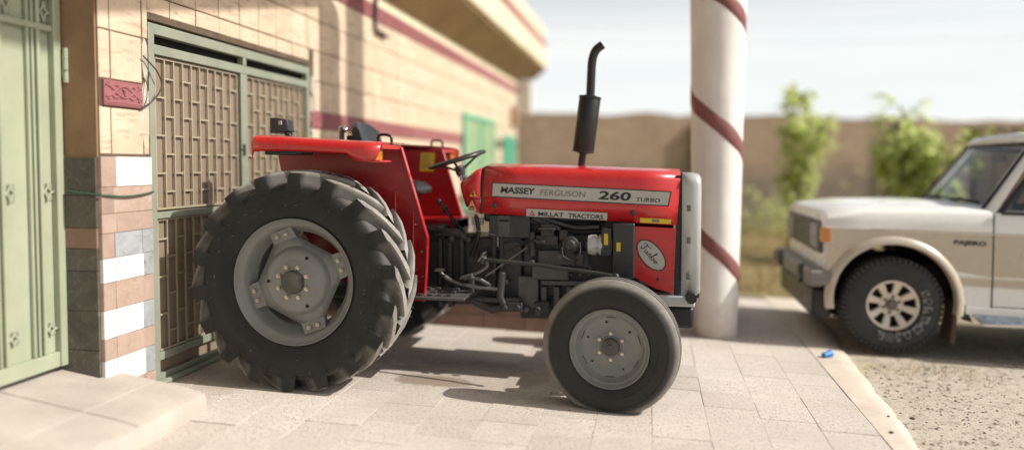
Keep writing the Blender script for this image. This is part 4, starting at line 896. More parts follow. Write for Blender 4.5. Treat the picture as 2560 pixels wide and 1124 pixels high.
# decals
ld = -.0095
def quad(pts, name, mat, par, Y=YH+ld, th=.002): return MB().prism([aty(x,y,Y) for x, y in pts], (0,th,0)).build(name, mat, par, smooth=0)
quad([(1230,455.5),(1679,478),(1672,516),(1228,492)], 'name_strip_edge', 'ink', hood, YH+ld+.001)
strip = quad([(1232.5,458),(1675.5,480.5),(1669.5,513),(1230.5,489.5)], 'name_strip', 'decal', hood)
def stext(s, x0, y0, x1, y1, hpx, mat, par, bold=.02, shear=.12, Y=YH+ld-.0008, name='lettering'):
    a, b_ = aty(x0,y0,Y), aty(x1,y1,Y); u = b_-a; n = Vector((-u.z,0,u.x)); sz = hpx*((aty(x0,y0,Y)-aty(x0,y0-1,Y)).length)/.70
    text(MB(), s, a, u, n, sz, width=u.length, bold=bold, shear=shear) .build(name, mat, par, smooth=0, fixn=False)
def stext2(s, x0, y0, x1, y1, hpx, mat, par, **k):
    # stretch the string to both a width and a height
    Y = k.get('Y', YH+ld-.0008); a, b_ = aty(x0,y0,Y), aty(x1,y1,Y); u = (b_-a).normalized(); n = Vector((-u.z,0,u.x)); L = (b_-a).length
    mb = text(MB(), s, (0,0,0), (1,0,0), (0,1,0), 1, bold=k.get('bold',.02), shear=k.get('shear',.1))
    xs_ = [q.x for q in mb.v]; ys_ = [q.y for q in mb.v]; x0_, x1_, y0_, y1_ = min(xs_), max(xs_), min(ys_), max(ys_)
    H = hpx*(aty(x0,y0,Y)-aty(x0,y0-1,Y)).length
    mb.v = [a+u*((q.x-x0_)/(x1_-x0_)*L)+n*((q.y-y0_)/(y1_-y0_)*H) for q in mb.v]
    mb.build(k.get('name','lettering'), mat, par, smooth=0, fixn=False)
stext2('MASSEY', 1251, 482, 1338, 486.5, 16, 'ink', hood, bold=.035)
stext2('FERGUSON', 1350, 487, 1464, 493, 14, 'ink_grey', hood, bold=.01)
stext2('260', 1495, 498, 1577, 502.5, 22, 'ink', hood, bold=.03)
stext2('TURBO', 1590, 503, 1650, 506, 10, 'ink', hood, bold=.015)
quad([(1316,521),(1518.5,532),(1517.5,550.5),(1316,540)], 'maker_strip', 'decal', hood)
quad([(1323,538),(1338,538.8),(1330.5,524)], 'maker_mark', 'ink_red', hood, YH+ld-.001)
quad([(1327.5,535.5),(1333.5,535.8),(1330.5,529.5)], 'maker_mark', 'decal', hood, YH+ld-.0015)
stext2('MILLAT', 1345, 539.5, 1409, 543, 11, 'ink', hood, bold=.03, shear=0); stext2('TRACTORS', 1420, 543.5, 1508, 548, 11, 'ink', hood, bold=.03, shear=0)
quad([(1600,544),(1678,548),(1677.5,559.5),(1600,556)], 'caution_strip', 'yellow', hood); quad([(1630,547.5),(1648,548.4),(1648,555.5),(1630,554.8)], 'caution_mark', 'ink_grey', hood, YH+ld-.001)
for p in ((1236.5,514),(1583,532.5)):
    q = aty(*p, YH-.004); MB().lathe([(.001,-.022),(.013,-.021),(.017,-.012),(.017,0)], q, 'Y', 20).build('hood_catch', 'plastic', hood)
# front side panels
pp = [(1563.5,564),(1691,570),(1683,733),(1640,722),(1586,692)]
P3 = [aty(*q, YH+.004) for q in pp]
sp_ = MB().prism(P3, (0,.012,0)).build('side_panel', 'red', tr, bevel=.003); sp2 = MB().prism([Vector((q.x,2*YC-q.y,q.z)) for q in P3], (0,-.012,0)).build('side_panel', 'red', tr, bevel=.003)
oc = (1628,637.5); ua = R(49)
def oval(a, b_, name, mat, Y):
    pts = []
    for k in range(40):
        t = 2*math.pi*k/40; x = a*math.cos(t); y = b_*math.sin(t); pts.append(aty(oc[0]+x*math.cos(ua)-y*math.sin(ua), oc[1]+x*math.sin(ua)+y*math.cos(ua), Y))
    return MB().prism(pts, (0,.0015,0)).build(name, mat, sp_, smooth=0)
oval(47,27,'badge_edge','ink',YH+.0015); oval(44,24,'oval_badge','decal',YH+.0003)
Yb = YH-.0008
mbx = MB()                                             # flowing script, drawn as pen strokes along the oval
def pen(P_, w):
    c_, s_ = math.cos(ua), math.sin(ua); Q = smooth_pts([(x,y,0) for x, y in P_], 5)
    W_ = [aty(oc[0]+q.x*c_-q.y*s_, oc[1]+q.x*s_+q.y*c_, Yb) for q in Q]
    mbx.tube(W_, w, 5)
pen([(-34,-4),(-30,-11),(-20,-9),(-12,-12)], .0022); pen([(-24,-10),(-25,0),(-29,7),(-33,4)], .003)
pen([(-18,-1),(-19,6),(-15,7),(-12,0),(-11,6),(-8,7)], .0024); pen([(-8,7),(-4,-1),(-2,0),(-2,6),(1,7)], .0024); pen([(1,7),(6,-5),(8,-12),(6,-12),(5,4),(9,7),(12,3),(9,0),(14,2)], .0024); pen([(19,1),(16,3),(17,7),(21,6),(21,2),(19,1),(26,2)], .0024)
mbx.build('script_lettering', 'ink', sp_)
q = aty(1644,698,YH); MB().cyl(q, q+Vector((0,-.006,0)), .009, 10).build('screw', 'ink', sp_)
# grille shell
gr = MB(); rows = []
for (x, z0y, z1y) in ((1704,738,438),(1728,740,438),(1748,740,441),(1757,736,450)):
    pass
xa, xb = aty(1704,600,YH).x, aty(1752,600,YH).x; zt, zb = aty(1720,437,YH).z, aty(1720,738,YH).z
sec = []
for x, ins, dz in ((xa,0,0),(xb-.03,0,-.002),(xb-.008,.012,-.008),(xb,.035,-.03)):
    hw = YC-YH-ins+.002; z1 = zt+dz; z0 = zb+(.02 if ins else 0); r = .06
    h_ = [(-hw,z0)]+[(-hw+r-r*math.cos(R(a)), z1-r+r*math.sin(R(a))) for a in (0,22,45,67,90)]+[(-.08,z1+.008),(0,z1+.010)]
    full = [(x,YC+y,z) for y, z in h_]; full += [(p[0],2*YC-p[1],p[2]) for p in reversed(full[:-1])]; sec.append(full)
gr.grid(sec); gro = gr.build('grille_shell', 'silver', tr, solid=.008, smooth=50)
gm = MB()
for k in range(14): z = zb+.05+(zt-zb-.25)*k/13; gm.box((xb-.03,YH+.05,z),(xb-.02,YHF-.05,z+.008))
for k in range(3): y = YH+.12+k*.16; gm.box((xb-.034,y-.006,zb+.03),(xb-.018,y+.006,zt-.16))
gm.build('grille_slats', 'black', gro); MB().box((xb-.06,YH+.03,zb+.02),(xb-.04,YHF-.03,zt-.03)).build('grille_backing', 'dark', gro, smooth=0)
for y in (YH+.14, YHF-.14):
    l = MB().lathe([(.001,.02),(.05,.016),(.072,.0),(.078,-.02),(.07,-.03)], (xb-.008,y,zt-.12), 'X', 28); l.build('headlight', 'lens' if 0 else 'chrome', gro)
gs = MB().prism([aty(1692,438,YH+.006),aty(1705,438,YH+.006),aty(1697,738,YH+.006),aty(1684,738,YH+.006)], (0,.02,0)); gs.build('grille_gap_shade', 'rubber', gro, smooth=0)  # dark strip standing in for the shade in the gap beside the grille
gl = MB()
for x, y in ((1722,600),(1720,690),(1722,520)):
    q = aty(x,y,YH-.002); gl.box((q.x-.012,YH-.014,q.z-.02),(q.x+.012,YH,q.z+.02))
gl.pieces('grille_clip', 'steel', gro, bevel=.003)
# ---- exhaust
ex = MB(); Ye = 5.46
b0, b1 = aty(1467,242,Ye), aty(1464,384,Ye)            # silencer can, leaning forward a little
t0, t1 = aty(1476,238,Ye), aty(1457,384,Ye)
dirv = (t0-t1).normalized()
L = (t0-t1).length
rr = 27*(aty(1467,300,Ye)-aty(1466,300,Ye)).length
ex.tube([t1, t1+dirv*.012, t1+dirv*.03, t0-dirv*.03, t0-dirv*.012, t0], [rr*.5,rr*.9,rr,rr,rr*.9,rr*.5], 28)
exo = ex.build('exhaust_silencer', 'black', tr, smooth=45)
MB().tube([aty(1452,424,Ye),t1], rr*.34, 16).build('exhaust_pipe', 'black', exo); st_ = MB(); st_.tube(smooth_pts([t0, aty(1478,190,Ye), aty(1481,150,Ye), aty(1490,126,Ye), aty(1507,112,Ye)],8), rr*.40, 16, cap=False); st_.build('exhaust_pipe', 'black', exo)
st2 = MB()
for y in (246,378): 
    p = t1.lerp(t0, 0.04 if y == 378 else .96); st2.tube([p-dirv*.008, p+dirv*.008], rr*1.03, 28)
st2.pieces('clamp', 'black', exo)
# ---- steering wheel
hub = aty(1150,419,YC-.01); ce = aty(1143,399,YC)
tilt = R(16); U = Vector((math.cos(tilt),0,math.sin(tilt))); Vv = Vector((0,1,0)); Wn = Vector((-math.sin(tilt),0,math.cos(tilt)))
# a touch of roll so that the near rim hangs lower, as a dished wheel seen from below
Vv = (Vv+Wn*.10).normalized()
ring = [ce+U*(.200*math.cos(2*math.pi*k/48))+Vv*(.200*math.sin(2*math.pi*k/48)) for k in range(49)]
sw = MB().tube(ring, .0145, 10, cap=False).build('steering_wheel', 'plastic', tr, smooth=60)
hb = ce-Wn*.075
sps = MB()
for k in (35,155,275):
    d = U*math.cos(R(k))+Vv*math.sin(R(k)); sps.tube(smooth_pts([ce+d*.195, ce+d*.12-Wn*.03, hb+d*.03],5), [.009]*10+[.012], 8)
sps.build('spoke', 'plastic', sw)
hbm = MB(); hbm.tube([hb+Wn*.03, hb+Wn*.028, hb-Wn*.02, hb-Wn*.05], [.02,.036,.036,.025], 20); hbm.tube([hb-Wn*.05, aty(1168,452,YC)], .026, 14); hbm.tube([hb-Wn*.05, aty(1152,440,YC-.1), aty(1160,470,YC-.1)], .006, 6); hbm.build('steering_column', 'steel', sw)
# ---- seat
se = MB()
bk = [(880,357,890,321),(915,358,905,318),(950,362,930,328)]
s0 = aty(914,340,YC); rows = []
for (z, x, hw, th) in ((-.10,.02,.19,.03),(-.04,.0,.215,.035),(.03,-.02,.215,.035),(.075,-.035,.19,.03),(.10,-.045,.13,.015)):
    row = []
    for k in range(25):
        a = math.pi*k/24; row.append((s0.x+x-.045-.10*math.sin(a)**.6+.085, YC-hw*math.cos(a), s0.z+z))
    rows.append(row)
se = MB(); R0, R1 = [], []
for k in range(13):
    u = -1+2*k/12; y = YC+u*.205; bx = s0.x+.02-.05*(1-u*u)+.01; top = .105-.05*abs(u)**3.5; 
    R0.append([(bx+.035,y,s0.z-.11),(bx+.02,y,s0.z-.03),(bx+.0,y,s0.z+top*.7),(bx-.022,y,s0.z+top),(bx-.045,y,s0.z+top-.004),(bx-.055,y,s0.z+top*.5),(bx-.03,y,s0.z-.11)])
se.grid(R0); se.poly(R0[0]); se.poly(R0[-1]); se.build('seat_backrest', 'plastic', tr, smooth=60, bevel=.02, seg=3)
sc_ = aty(1030,470,YC); sq_ = MB(); rows = []
for k in range(13):
    t = -1+2*k/12; hy = YC+t*.215; e = math.sqrt(max(0,1-t*t))
    rows.append([(sc_.x-.36, hy, sc_.z-.03), (sc_.x-.36, hy, sc_.z+.03+.02*e), (sc_.x-.05, hy, sc_.z+.045+.01*e), (sc_.x+.02+.04*e, hy, sc_.z+.035), (sc_.x+.06+.045*e, hy, sc_.z+.0), (sc_.x+.065+.045*e, hy, sc_.z-.035)])
sq_.grid(rows); sq_.build('seat_cushion', 'plastic', tr, solid=.02, smooth=60)
MB().box((sc_.x-.3,YC-.15,sc_.z-.09),(sc_.x+.02,YC+.15,sc_.z-.045)).cyl((sc_.x-.15,YC,.98),(sc_.x-.15,YC,sc_.z-.06),.06,12).box((sc_.x-.45,YC-.12,sc_.z-.12),(sc_.x-.38,YC+.12,s0.z)).build('seat_frame', 'black', tr, bevel=.006)
# ---- lift lever with chrome ball end, work lamp
lv = MB(); a, b_ = aty(855,358,5.2), aty(857,322,5.2); lv.box((a.x-.016,5.185,a.z-.05),(a.x+.016,5.215,b_.z-.01)); lv.build('top_link', 'steel', tr, bevel=.004)
lb = MB(); q = aty(858,322,5.2); lb.lathe([(.012,-.03),(.026,-.022),(.026,.022),(.012,.03)], q, 'Y', 18); lb.sphere(q+Vector((.022,-.01,-.008)),.016,10); lb.build('ball_end', 'chrome', tr)
lm = MB(); Yl = 4.78
P0 = [aty(674,294,Yl), aty(699,295,Yl), aty(706,334,Yl), aty(678,332,Yl)]
dd = Vector((.075,.0,-.006))
A4 = [aty(674,295,Yl), aty(678,333,Yl)]
lx, lz0, lz1 = A4[0].x, A4[1].z, A4[0].z
lm.add([(lx,Yl,lz0),(lx,Yl+.13,lz0),(lx,Yl+.13,lz1),(lx,Yl,lz1),(lx+.045,Yl-.004,lz0),(lx+.045,Yl+.134,lz0),(lx+.045,Yl+.134,lz1+.002),(lx+.045,Yl-.004,lz1+.002),(lx+.125,Yl+.02,lz0+.012),(lx+.125,Yl+.11,lz0+.012),(lx+.115,Yl+.11,lz1-.012),(lx+.115,Yl+.02,lz1-.012)],
       [(0,1,2,3)]+[(i,(i+1)%4,4+(i+1)%4,4+i) for i in range(4)]+[(4+i,4+(i+1)%4,8+(i+1)%4,8+i) for i in range(4)]+[(11,10,9,8)])
lmo = lm.build('work_lamp', 'plastic', tr, bevel=.006, seg=3)
q = aty(703,307,Yl-.002); MB().box((lx+.062,Yl-.003,q.z-.013),(lx+.085,Yl+.006,q.z+.013)).build('lamp_badge', 'decal', lmo, bevel=.002)
br_ = MB(); br_.box((lx+.085,Yl+.04,lz0-.015),(lx+.115,Yl+.09,lz0+.02)); br_.tube([(lx+.10,Yl+.06,lz0),(lx+.145,Yl+.06,lz0-.075)], .014, 8); br_.cyl((lx+.10,Yl+.03,lz0-.002),(lx+.10,Yl+.1,lz0-.002),.014,10); br_.build('lamp_bracket', 'black', lmo, bevel=.003)
MB().poly([(lx-.001,Yl+.01,lz0+.008),(lx-.001,Yl+.12,lz0+.008),(lx-.001,Yl+.12,lz1-.008),(lx-.001,Yl+.01,lz1-.008)]).build('lamp_glass', 'lens', lmo, smooth=0)
# ---- levers, pedals, step
def lever(pts, r, knob, mat='black'):
    m_ = MB().tube(smooth_pts(pts,4), r, 8); o = m_.build('lever', mat, tr)
    MB().sphere(pts[0], knob, 12, (1,1,1.25)).build('knob', 'plastic', o, smooth=60); return o
lever([aty(1098,505,5.15),aty(1112,522,5.15),aty(1128,545,5.16),aty(1150,580,5.2)], .010, .020)
lever([aty(1113,523,5.22),aty(1130,545,5.22),aty(1160,582,5.24),aty(1172,640,5.24)], .011, .022)
lever([aty(1190,540,5.06),aty(1196,585,5.07),aty(1178,640,5.08)], .016, .012)
qd = MB(); bp(qd,1080,580,1185,592,5.1,.06); bp(qd,1070,574,1110,596,5.08,.1); qd.tube([aty(1066,600,5.08),aty(1100,586,5.08),aty(1160,584,5.1)], .014, 8); qd.build('control_quadrant', 'black', tr, bevel=.004)
td = MB(); td.tube([aty(1183,540,5.0),aty(1188,575,5.0),aty(1240,588,5.0)], .0035, 6); td.tube([aty(1318,618,4.98),aty(1213,690,4.98)], .006, 6); td.cyl(aty(1244,592,5.0),aty(1244,616,5.0),.007,8); td.pieces('control_rod', 'steel', tr)
fl_ = MB(); bp(fl_,1178,545,1206,562,5.1,.05); fl_.build('tank_bracket', 'patch', tr, bevel=.003)
p1 = MB(); p1.tube(smooth_pts([aty(1100,678,4.95),aty(1112,690,4.95),aty(1130,702,4.95),aty(1165,713,4.95),aty(1250,722,5.0)]), [.010]*6+[.016]*19, 8); p1.box(tuple(aty(1086,672,4.93)+Vector((0,0,-.004))), tuple(aty(1112,677,5.0)+Vector((0,0,.004)))); p1.build('brake_pedal', 'steel', tr, bevel=.002)
p2 = MB(); p2.tube(smooth_pts([aty(1202,641,4.93),aty(1214,648,4.93),aty(1219,662,4.93),aty(1210,672,4.93),aty(1190,683,4.93),aty(1160,697,4.93)]), .013, 8)
T_ = aty(1204,640,4.93); p2.hexa([T_+Vector(v) for v in ((-.022,-.04,-.03),(-.010,-.04,-.036),(-.010,.05,-.036),(-.022,.05,-.03),(.016,-.04,.028),(.026,-.04,.022),(.026,.05,.022),(.016,.05,.028))]); p2.build('clutch_pedal', 'steel', tr, bevel=.002)
p3 = MB(); a = aty(1165,690,4.9); p3.hexa([a+Vector(v) for v in ((-.04,-.03,-.022),(.05,-.03,.005),(.05,.06,.005),(-.04,.06,-.022),(-.035,-.03,-.002),(.045,-.03,.022),(.045,.06,.022),(-.035,.06,-.002))]); p3.tube([a, aty(1200,698,4.93), aty(1230,715,5.0)], .014, 8); p3.build('foot_pedal', 'cast_light', tr, bevel=.005)
ft = MB(); a, b_ = aty(1060,733,5.0), aty(1158,752,4.72); ft.hexa([(a.x-.1,4.74,b_.z-.004),(b_.x,4.74,b_.z-.004),(b_.x,5.1,b_.z+.01),(a.x-.1,5.1,b_.z+.01),(a.x-.1,4.74,b_.z+.012),(b_.x,4.74,b_.z+.012),(b_.x,5.1,b_.z+.026),(a.x-.1,5.1,b_.z+.026)])
for k in range(4):
    for j in range(3): ft.box((a.x+.02+k*.065,4.78+j*.1,b_.z+.012),(a.x+.055+k*.065,4.80+j*.1,b_.z+.028+.005*j))
ft.box((b_.x-.03,5.0,b_.z-.0),(b_.x-.002,5.06,b_.z+.11)); fto = ft.build('foot_step', 'cast_light', tr, bevel=.002)
MB().box((a.x-.1,YC+.25,b_.z),(b_.x,YC+.62,b_.z+.014)).build('foot_step', 'cast_light', tr, bevel=.002)
tk = MB(); tk.box((-1.13,YC-.22,1.06),(-.3,YC+.22,1.36)); tk.build('fuel_tank', 'black', tr, bevel=.02)
# ================================================================== SUV
YN, YFF = 6.62, 8.27; SC = (YN+YFF)/2
suv = thing('suv', 'white four wheel drive car with beige lower sides parked on the gravel', 'car', (2.9,SC,gz(2.9)))
def ay(px, py, Y=YN): return aty(px, py, Y)
sl = .030                                             # the car stands on the same fall as the yard
def zs(x, z): return z-sl*(x-1.92)                    # heights given at the front axle
FWX, RWX = 1.925, 4.30; AR = .47
def side_poly(y):
    P = [(1.42,.40),(FWX-AR-.02,.40)]
    for k in range(0, 19):
        a = math.pi-math.pi*k/18; P.append((FWX+AR*math.cos(a), .355+.46*math.sin(a)))
    P += [(FWX+AR+.03,.30),(2.60,.30),(RWX-AR,.30)]
    for k in range(0, 19):
        a = math.pi-math.pi*k/18; P.append((RWX+AR*math.cos(a), .355+.46*math.sin(a)))
    P += [(5.0,.36),(5.02,.93),(1.40,.93)]
    return [Vector((x,y,zs(x,z))) for x, z in P]
body = MB(); body.prism(side_poly(YN), (0,.04,0)); body.prism(side_poly(YFF), (0,-.04,0))
st = []
for (x, hw, z1, zc_) in ((1.385,.77,1.02,1.05),(1.42,.80,1.05,1.085),(1.7,.818,1.085,1.125),(2.2,.825,1.105,1.15),(2.56,.825,1.115,1.15),(2.66,.825,1.115,1.14)):
    h_ = [(-.825 if x > 1.4 else -.80,.92),(-hw-.004,.98),(-hw+.006,z1-.045),(-hw+.035,z1-.012),(-hw+.085,z1),(-hw+.12,z1+.012),(-.40,(zc_*.75+z1*.25)+.008),(0,zc_+.008)]
    full = [(x,SC+y,zs(x,z)) for y, z in h_]; full += [(p[0],2*SC-p[1],p[2]) for p in reversed(full[:-1])]; st.append(full)
body.grid(st); body.poly(st[0])
body.box((1.40,YN+.02,zs(1.4,.45)),(1.43,YFF-.02,zs(1.4,.95)))
# sides under the side windows and the tail
for y, s in ((YN,1),(YFF,-1)):
    body.prism([(2.66,y,zs(2.66,.92)),(5.02,y,zs(5.02,.93)),(5.02,y+.02*s,zs(5,1.09)),(2.66,y+.02*s,zs(2.66,1.09))], (0,.04*s,0))
body.box((4.98,YN+.02,zs(5,.4)),(5.04,YFF-.02,zs(5,1.1)))
bo = body.build('body', 'suv_white', suv, smooth=40)
# cabin: pillars, roof
cab = MB()
WB, WT = (2.63,1.105), (3.03,1.655)                   # windscreen foot and head (x, z)
def cp(x, hw, z): return Vector((x, SC-hw, zs(x,z)))
def mirror(P): return [Vector((q.x, 2*SC-q.y, q.z)) for q in P]
for mir in (0,1):
    for P in ([cp(2.60,.715,1.10),cp(2.665,.812,1.085),cp(3.045,.69,1.665),cp(2.99,.63,1.665)],      # A pillar
              [cp(3.80,.80,1.085),cp(3.90,.80,1.085),cp(3.90,.69,1.665),cp(3.80,.69,1.665)],
              [cp(4.75,.80,1.085),cp(5.02,.80,1.085),cp(4.93,.69,1.665),cp(4.75,.69,1.665)],
              [cp(3.0,.70,1.635),cp(4.95,.70,1.635),cp(4.95,.68,1.70),cp(3.03,.68,1.70)]):
        Q = mirror(P) if mir else P; cab.prism(Q, (0,-.05 if mir else .05,0))
rr_ = []
for x, dz, k in ((2.985,-.025,.93),(3.02,.015,.97),(3.2,.035,1),(4.0,.05,1),(4.8,.035,1),(4.97,0,.95)):
    h_ = [(-.70*k,1.655+dz*.3),(-.68*k,1.69+dz*.6),(-.60*k,1.712+dz),(-.3*k,1.728+dz),(0,1.732+dz)]
    full = [(x,SC+y,zs(x,z)) for y, z in h_]; full += [(p[0],2*SC-p[1],p[2]) for p in reversed(full[:-1])]; rr_.append(full)
cab.grid(rr_); cab.poly(rr_[0]); cab.poly(rr_[-1]); cab.build('cabin', 'suv_white', bo, smooth=40)
# windscreen
wsn = MB(); A_ = [cp(2.605,.72,1.10),cp(2.985,.635,1.645)]; B_ = mirror(A_); rows = []
for k in range(13):
    t = k/12; rows.append([A_[0].lerp(B_[0],t)+Vector((-.06*math.sin(math.pi*t),0,0)), A_[1].lerp(B_[1],t)+Vector((-.05*math.sin(math.pi*t),0,0))])
ws_o = MB().grid(rows).build('windscreen', 'glass', suv, smooth=60)
sl_ = MB(); ringp = [r[0] for r in rows]+[r[1] for r in reversed(rows)]; ringp.append(ringp[0]); sl_.tube([p+Vector((-.006,0,.004)) for p in ringp], .014, 8); sl_.build('windscreen_seal', 'rubber', ws_o)
wp = MB()
for y0, dx in ((SC-.42,.62),(SC+.16,.56)):
    p = lambda u, v: rows[0][0].lerp(rows[-1][0],(y0+u*dx-(SC-.72))/1.44)
    a = Vector((2.555,y0+.42,zs(2.6,1.125))); b_ = Vector((2.585,y0+.10,zs(2.6,1.175))); wp.tube([a,b_], .011, 6)
    wp.tube([Vector((2.595,y0+.36,zs(2.6,1.165))), b_+Vector((.006,0,.004)), Vector((2.625,y0-.16,zs(2.6,1.165)))], .012, 6)
wp.pieces('wiper', 'rubber', ws_o, tol=.006)
# side windows and seals
for mir in (0,1):
    for x0, x1, x2, x3 in ((2.715,3.79,3.79,3.10),(3.91,4.74,4.74,3.91)):
        P = [cp(x0,.806,1.095),cp(x1,.806,1.095),cp(x2,.703,1.63),cp(x3,.703,1.63)]; Q = mirror(P) if mir else P
        w_ = MB().poly([q+Vector((0,(.02 if not mir else -.02),0)) for q in Q]).build('side_window', 'glass', suv, smooth=0)
        t_ = MB(); L_ = Q+[Q[0]]
        for a, b_ in zip(L_, L_[1:]): t_.tube([a,b_], .022, 6)
        t_.build('window_seal', 'rubber', w_)
# interior
it = MB(); it.box((2.66,SC-.70,zs(2.8,.75)),(2.98,SC+.70,zs(2.8,1.10))); it.box((2.62,SC-.7,zs(2.9,.45)),(4.9,SC+.7,zs(3.5,.50)))
for y in (SC-.36, SC+.36):
    it.box((3.25,y-.25,zs(3.3,.55)),(3.75,y+.25,zs(3.3,.80))); it.hexa([Vector(v) for v in ((3.68,y-.24,zs(3.7,.78)),(3.82,y-.24,zs(3.7,.78)),(3.82,y+.24,zs(3.7,.78)),(3.68,y+.24,zs(3.7,.78)),(3.82,y-.2,zs(3.8,1.28)),(3.92,y-.2,zs(3.8,1.28)),(3.92,y+.2,zs(3.8,1.28)),(3.82,y+.2,zs(3.8,1.28)))]); it.box((3.85,y-.12,zs(3.8,1.30)),(3.93,y+.12,zs(3.8,1.46)))
it.box((4.4,SC-.62,zs(4.5,.6)),(4.55,SC+.62,zs(4.5,1.3))); it.build('interior', 'suv_grey', suv, bevel=.03, seg=3)
stw = MB(); c = Vector((3.08,SC-.34,zs(3,1.14))); stw.tube([c+Vector((.05*math.cos(2*math.pi*k/28)+0,.19*math.sin(2*math.pi*k/28),.18*math.cos(2*math.pi*k/28))) for k in range(29)], .013, 8, cap=False); stw.tube([c,c+Vector((-.15,0,-.08))], .03, 8); stw.tube([c+Vector((0,-.18,0)),c+Vector((0,.18,0))], .012, 6); stw.build('steering_wheel', 'rubber', suv)
mr_ = MB(); mr_.box((2.99,SC-.13,zs(3,1.50)),(3.02,SC+.13,zs(3,1.575))); mr_.tube([(3.0,SC,zs(3,1.56)),(3.0,SC,zs(3,1.66))], .012, 6); mr_.build('rear_view_mirror', 'suv_grey', suv, bevel=.012)
stk = MB(); stk.prism([(2.915,SC+.30,zs(3,1.55)),(2.915,SC+.38,zs(3,1.55)),(2.945,SC+.36,zs(3,1.60)),(2.945,SC+.28,zs(3,1.60))], (.002,0,0)); stk.build('windscreen_sticker', 'decal', ws_o, smooth=0)
# beige lower sides with trim lines
def lineq(x0, x1, z0, z1, name, mat, th, par=bo):
    MB().prism([(x0,YN-th,zs(x0,z0)),(x1,YN-th,zs(x1,z0)),(x1,YN-th,zs(x1,z1)),(x0,YN-th,zs(x0,z1))], (0,th+.002,0)).build(name, mat, par, smooth=0, bevel=.0015)
def arch_band(x0, x1, z0, z1):
    P = []
    return P
tb = MB()
ztop, zbot = .925, .585
P = [(1.405,ztop-.005),(1.405,.52),(FWX-AR-.075,.50)]
for k in range(25):
    a = math.pi-math.pi*k/24; q = (FWX+(AR+.06)*math.cos(a), .355+(.46+.055)*math.sin(a))
    if q[1] >= zbot: P.append(q)
P += [(2.645,zbot),(2.645,ztop)]
tb.prism([(x,YN-.004,zs(x,z)) for x, z in P], (0,.006,0)); tb.prism([(x,YN-.004,zs(x,z)) for x, z in ((2.658,zbot),(RWX-AR-.03,zbot),(RWX-.42,ztop-.1),(RWX-.42,ztop),(2.658,ztop))], (0,.006,0))
tb.prism([(x,YN-.004,zs(x,z)) for x, z in ((2.658,zbot-.075),(RWX-AR-.06,zbot-.075),(RWX-AR-.04,zbot-.02),(2.658,zbot-.02))], (0,.006,0)); tb.prism([(x,YN-.004,zs(x,z)) for x, z in ((2.43,zbot-.075),(2.645,zbot-.075),(2.645,zbot-.02),(2.41,zbot-.02))], (0,.006,0))
tb.prism([(x,YFF+.004,zs(x,z)) for x, z in ((1.405,ztop),(1.405,.84),(4.9,.84),(4.9,ztop))], (0,-.006,0))
tb.build('beige_panel', 'suv_tan', bo, smooth=0)
lineq(2.39,2.645,zbot-.02,zbot,'pinstripe','suv_trim',.007); lineq(2.658,RWX-AR-.02,zbot-.02,zbot,'pinstripe','suv_trim',.007); lineq(2.43,2.645,zbot-.088,zbot-.076,'pinstripe','suv_trim',.005); lineq(2.658,RWX-AR-.06,zbot-.088,zbot-.076,'pinstripe','suv_trim',.005)
lineq(1.75,2.645,.925,.931,'pinstripe','suv_tan',.006); lineq(2.658,4.9,.925,.931,'pinstripe','suv_tan',.006); lineq(1.85,4.9,.915,.924,'pinstripe','suv_trim',.0055)
lineq(2.646,2.656,.33,1.085,'door_gap','rubber',.005)
lineq(2.656,3.85,.345,.351,'door_gap','rubber',.004)
# flared arches
for cx_ in (FWX, RWX):
    fl = MB(); rows = []
    for k in range(31):
        a = math.pi*(1.06-1.12*k/30); c_, s_ = math.cos(a), math.sin(a)
        def Q(dr, y): 
            x = cx_+(AR+dr)*c_; return (x, YN+y, zs(x, .355+(.46+dr)*s_))
        rows.append([Q(.062,-.003), Q(.052,-.022), Q(.012,-.046), Q(-.004,-.044), Q(-.012,.02)])
    fl.grid(rows); fl.build('wheel_arch', 'suv_tan', bo, smooth=50)
    rows2 = [[(p[0], 2*SC-p[1], p[2]) for p in r] for r in rows]; MB().grid(rows2).build('wheel_arch', 'suv_tan', bo, smooth=50)
# underside, wheel wells
un = MB(); un.box((1.45,YN+.25,zs(2,.30)),(4.95,YFF-.25,zs(2,.62))); un.box((FWX-.5,YN+.045,zs(2,.80)),(FWX+.5,YFF-.045,zs(2,.86))); un.box((FWX+.49,YN+.045,zs(2,.28)),(FWX+.52,YFF-.045,zs(2,.9))); un.box((FWX-.52,YN+.045,zs(2,.40)),(FWX-.49,YFF-.045,zs(2,.9))); un.cyl((FWX,YN+.1,.29),(FWX,YFF-.1,.29),.05,10); un.cyl((RWX,YN+.1,.22),(RWX,YFF-.1,.22),.06,10)
un.build('underbody', 'dark', suv, smooth=30)
mfp = MB(); mfp.hexa([Vector(v) for v in ((2.36,YN+.02,.02),(2.40,YN+.02,.00),(2.40,YN+.26,.00),(2.36,YN+.26,.02),(2.40,YN+.02,.36),(2.42,YN+.02,.36),(2.42,YN+.26,.36),(2.40,YN+.26,.36))]); mfp.build('mudflap', 'rust', suv, bevel=.004)
m2 = MB(); a, b_, c_ = ay(2393,757,YN-.01), ay(2412,758,YN-.01), ay(2432,806,YN-.01); m2.prism([a,b_,c_,ay(2410,800,YN-.01)], (0,.05,0)); m2.build('splash_guard', 'rubber', suv, bevel=.003)
rbd = MB(); rbd.prism([(2.50,YN-.02,zs(2.5,.285)),(4.0,YN-.02,zs(4,.285)),(4.0,YN-.10,zs(4,.235)),(2.54,YN-.10,zs(2.54,.235))], (0,0,-.012)); rbo = rbd.build('running_board', 'running', suv, bevel=.003); MB().box((2.55,YN-.108,zs(2.55,.206)),(3.9,YN-.098,zs(2.55,.228))).build('edge_trim', 'chrome', rbo, bevel=.002)
lineq(2.46,3.85,.28,.335,'sill','suv_white',.012)
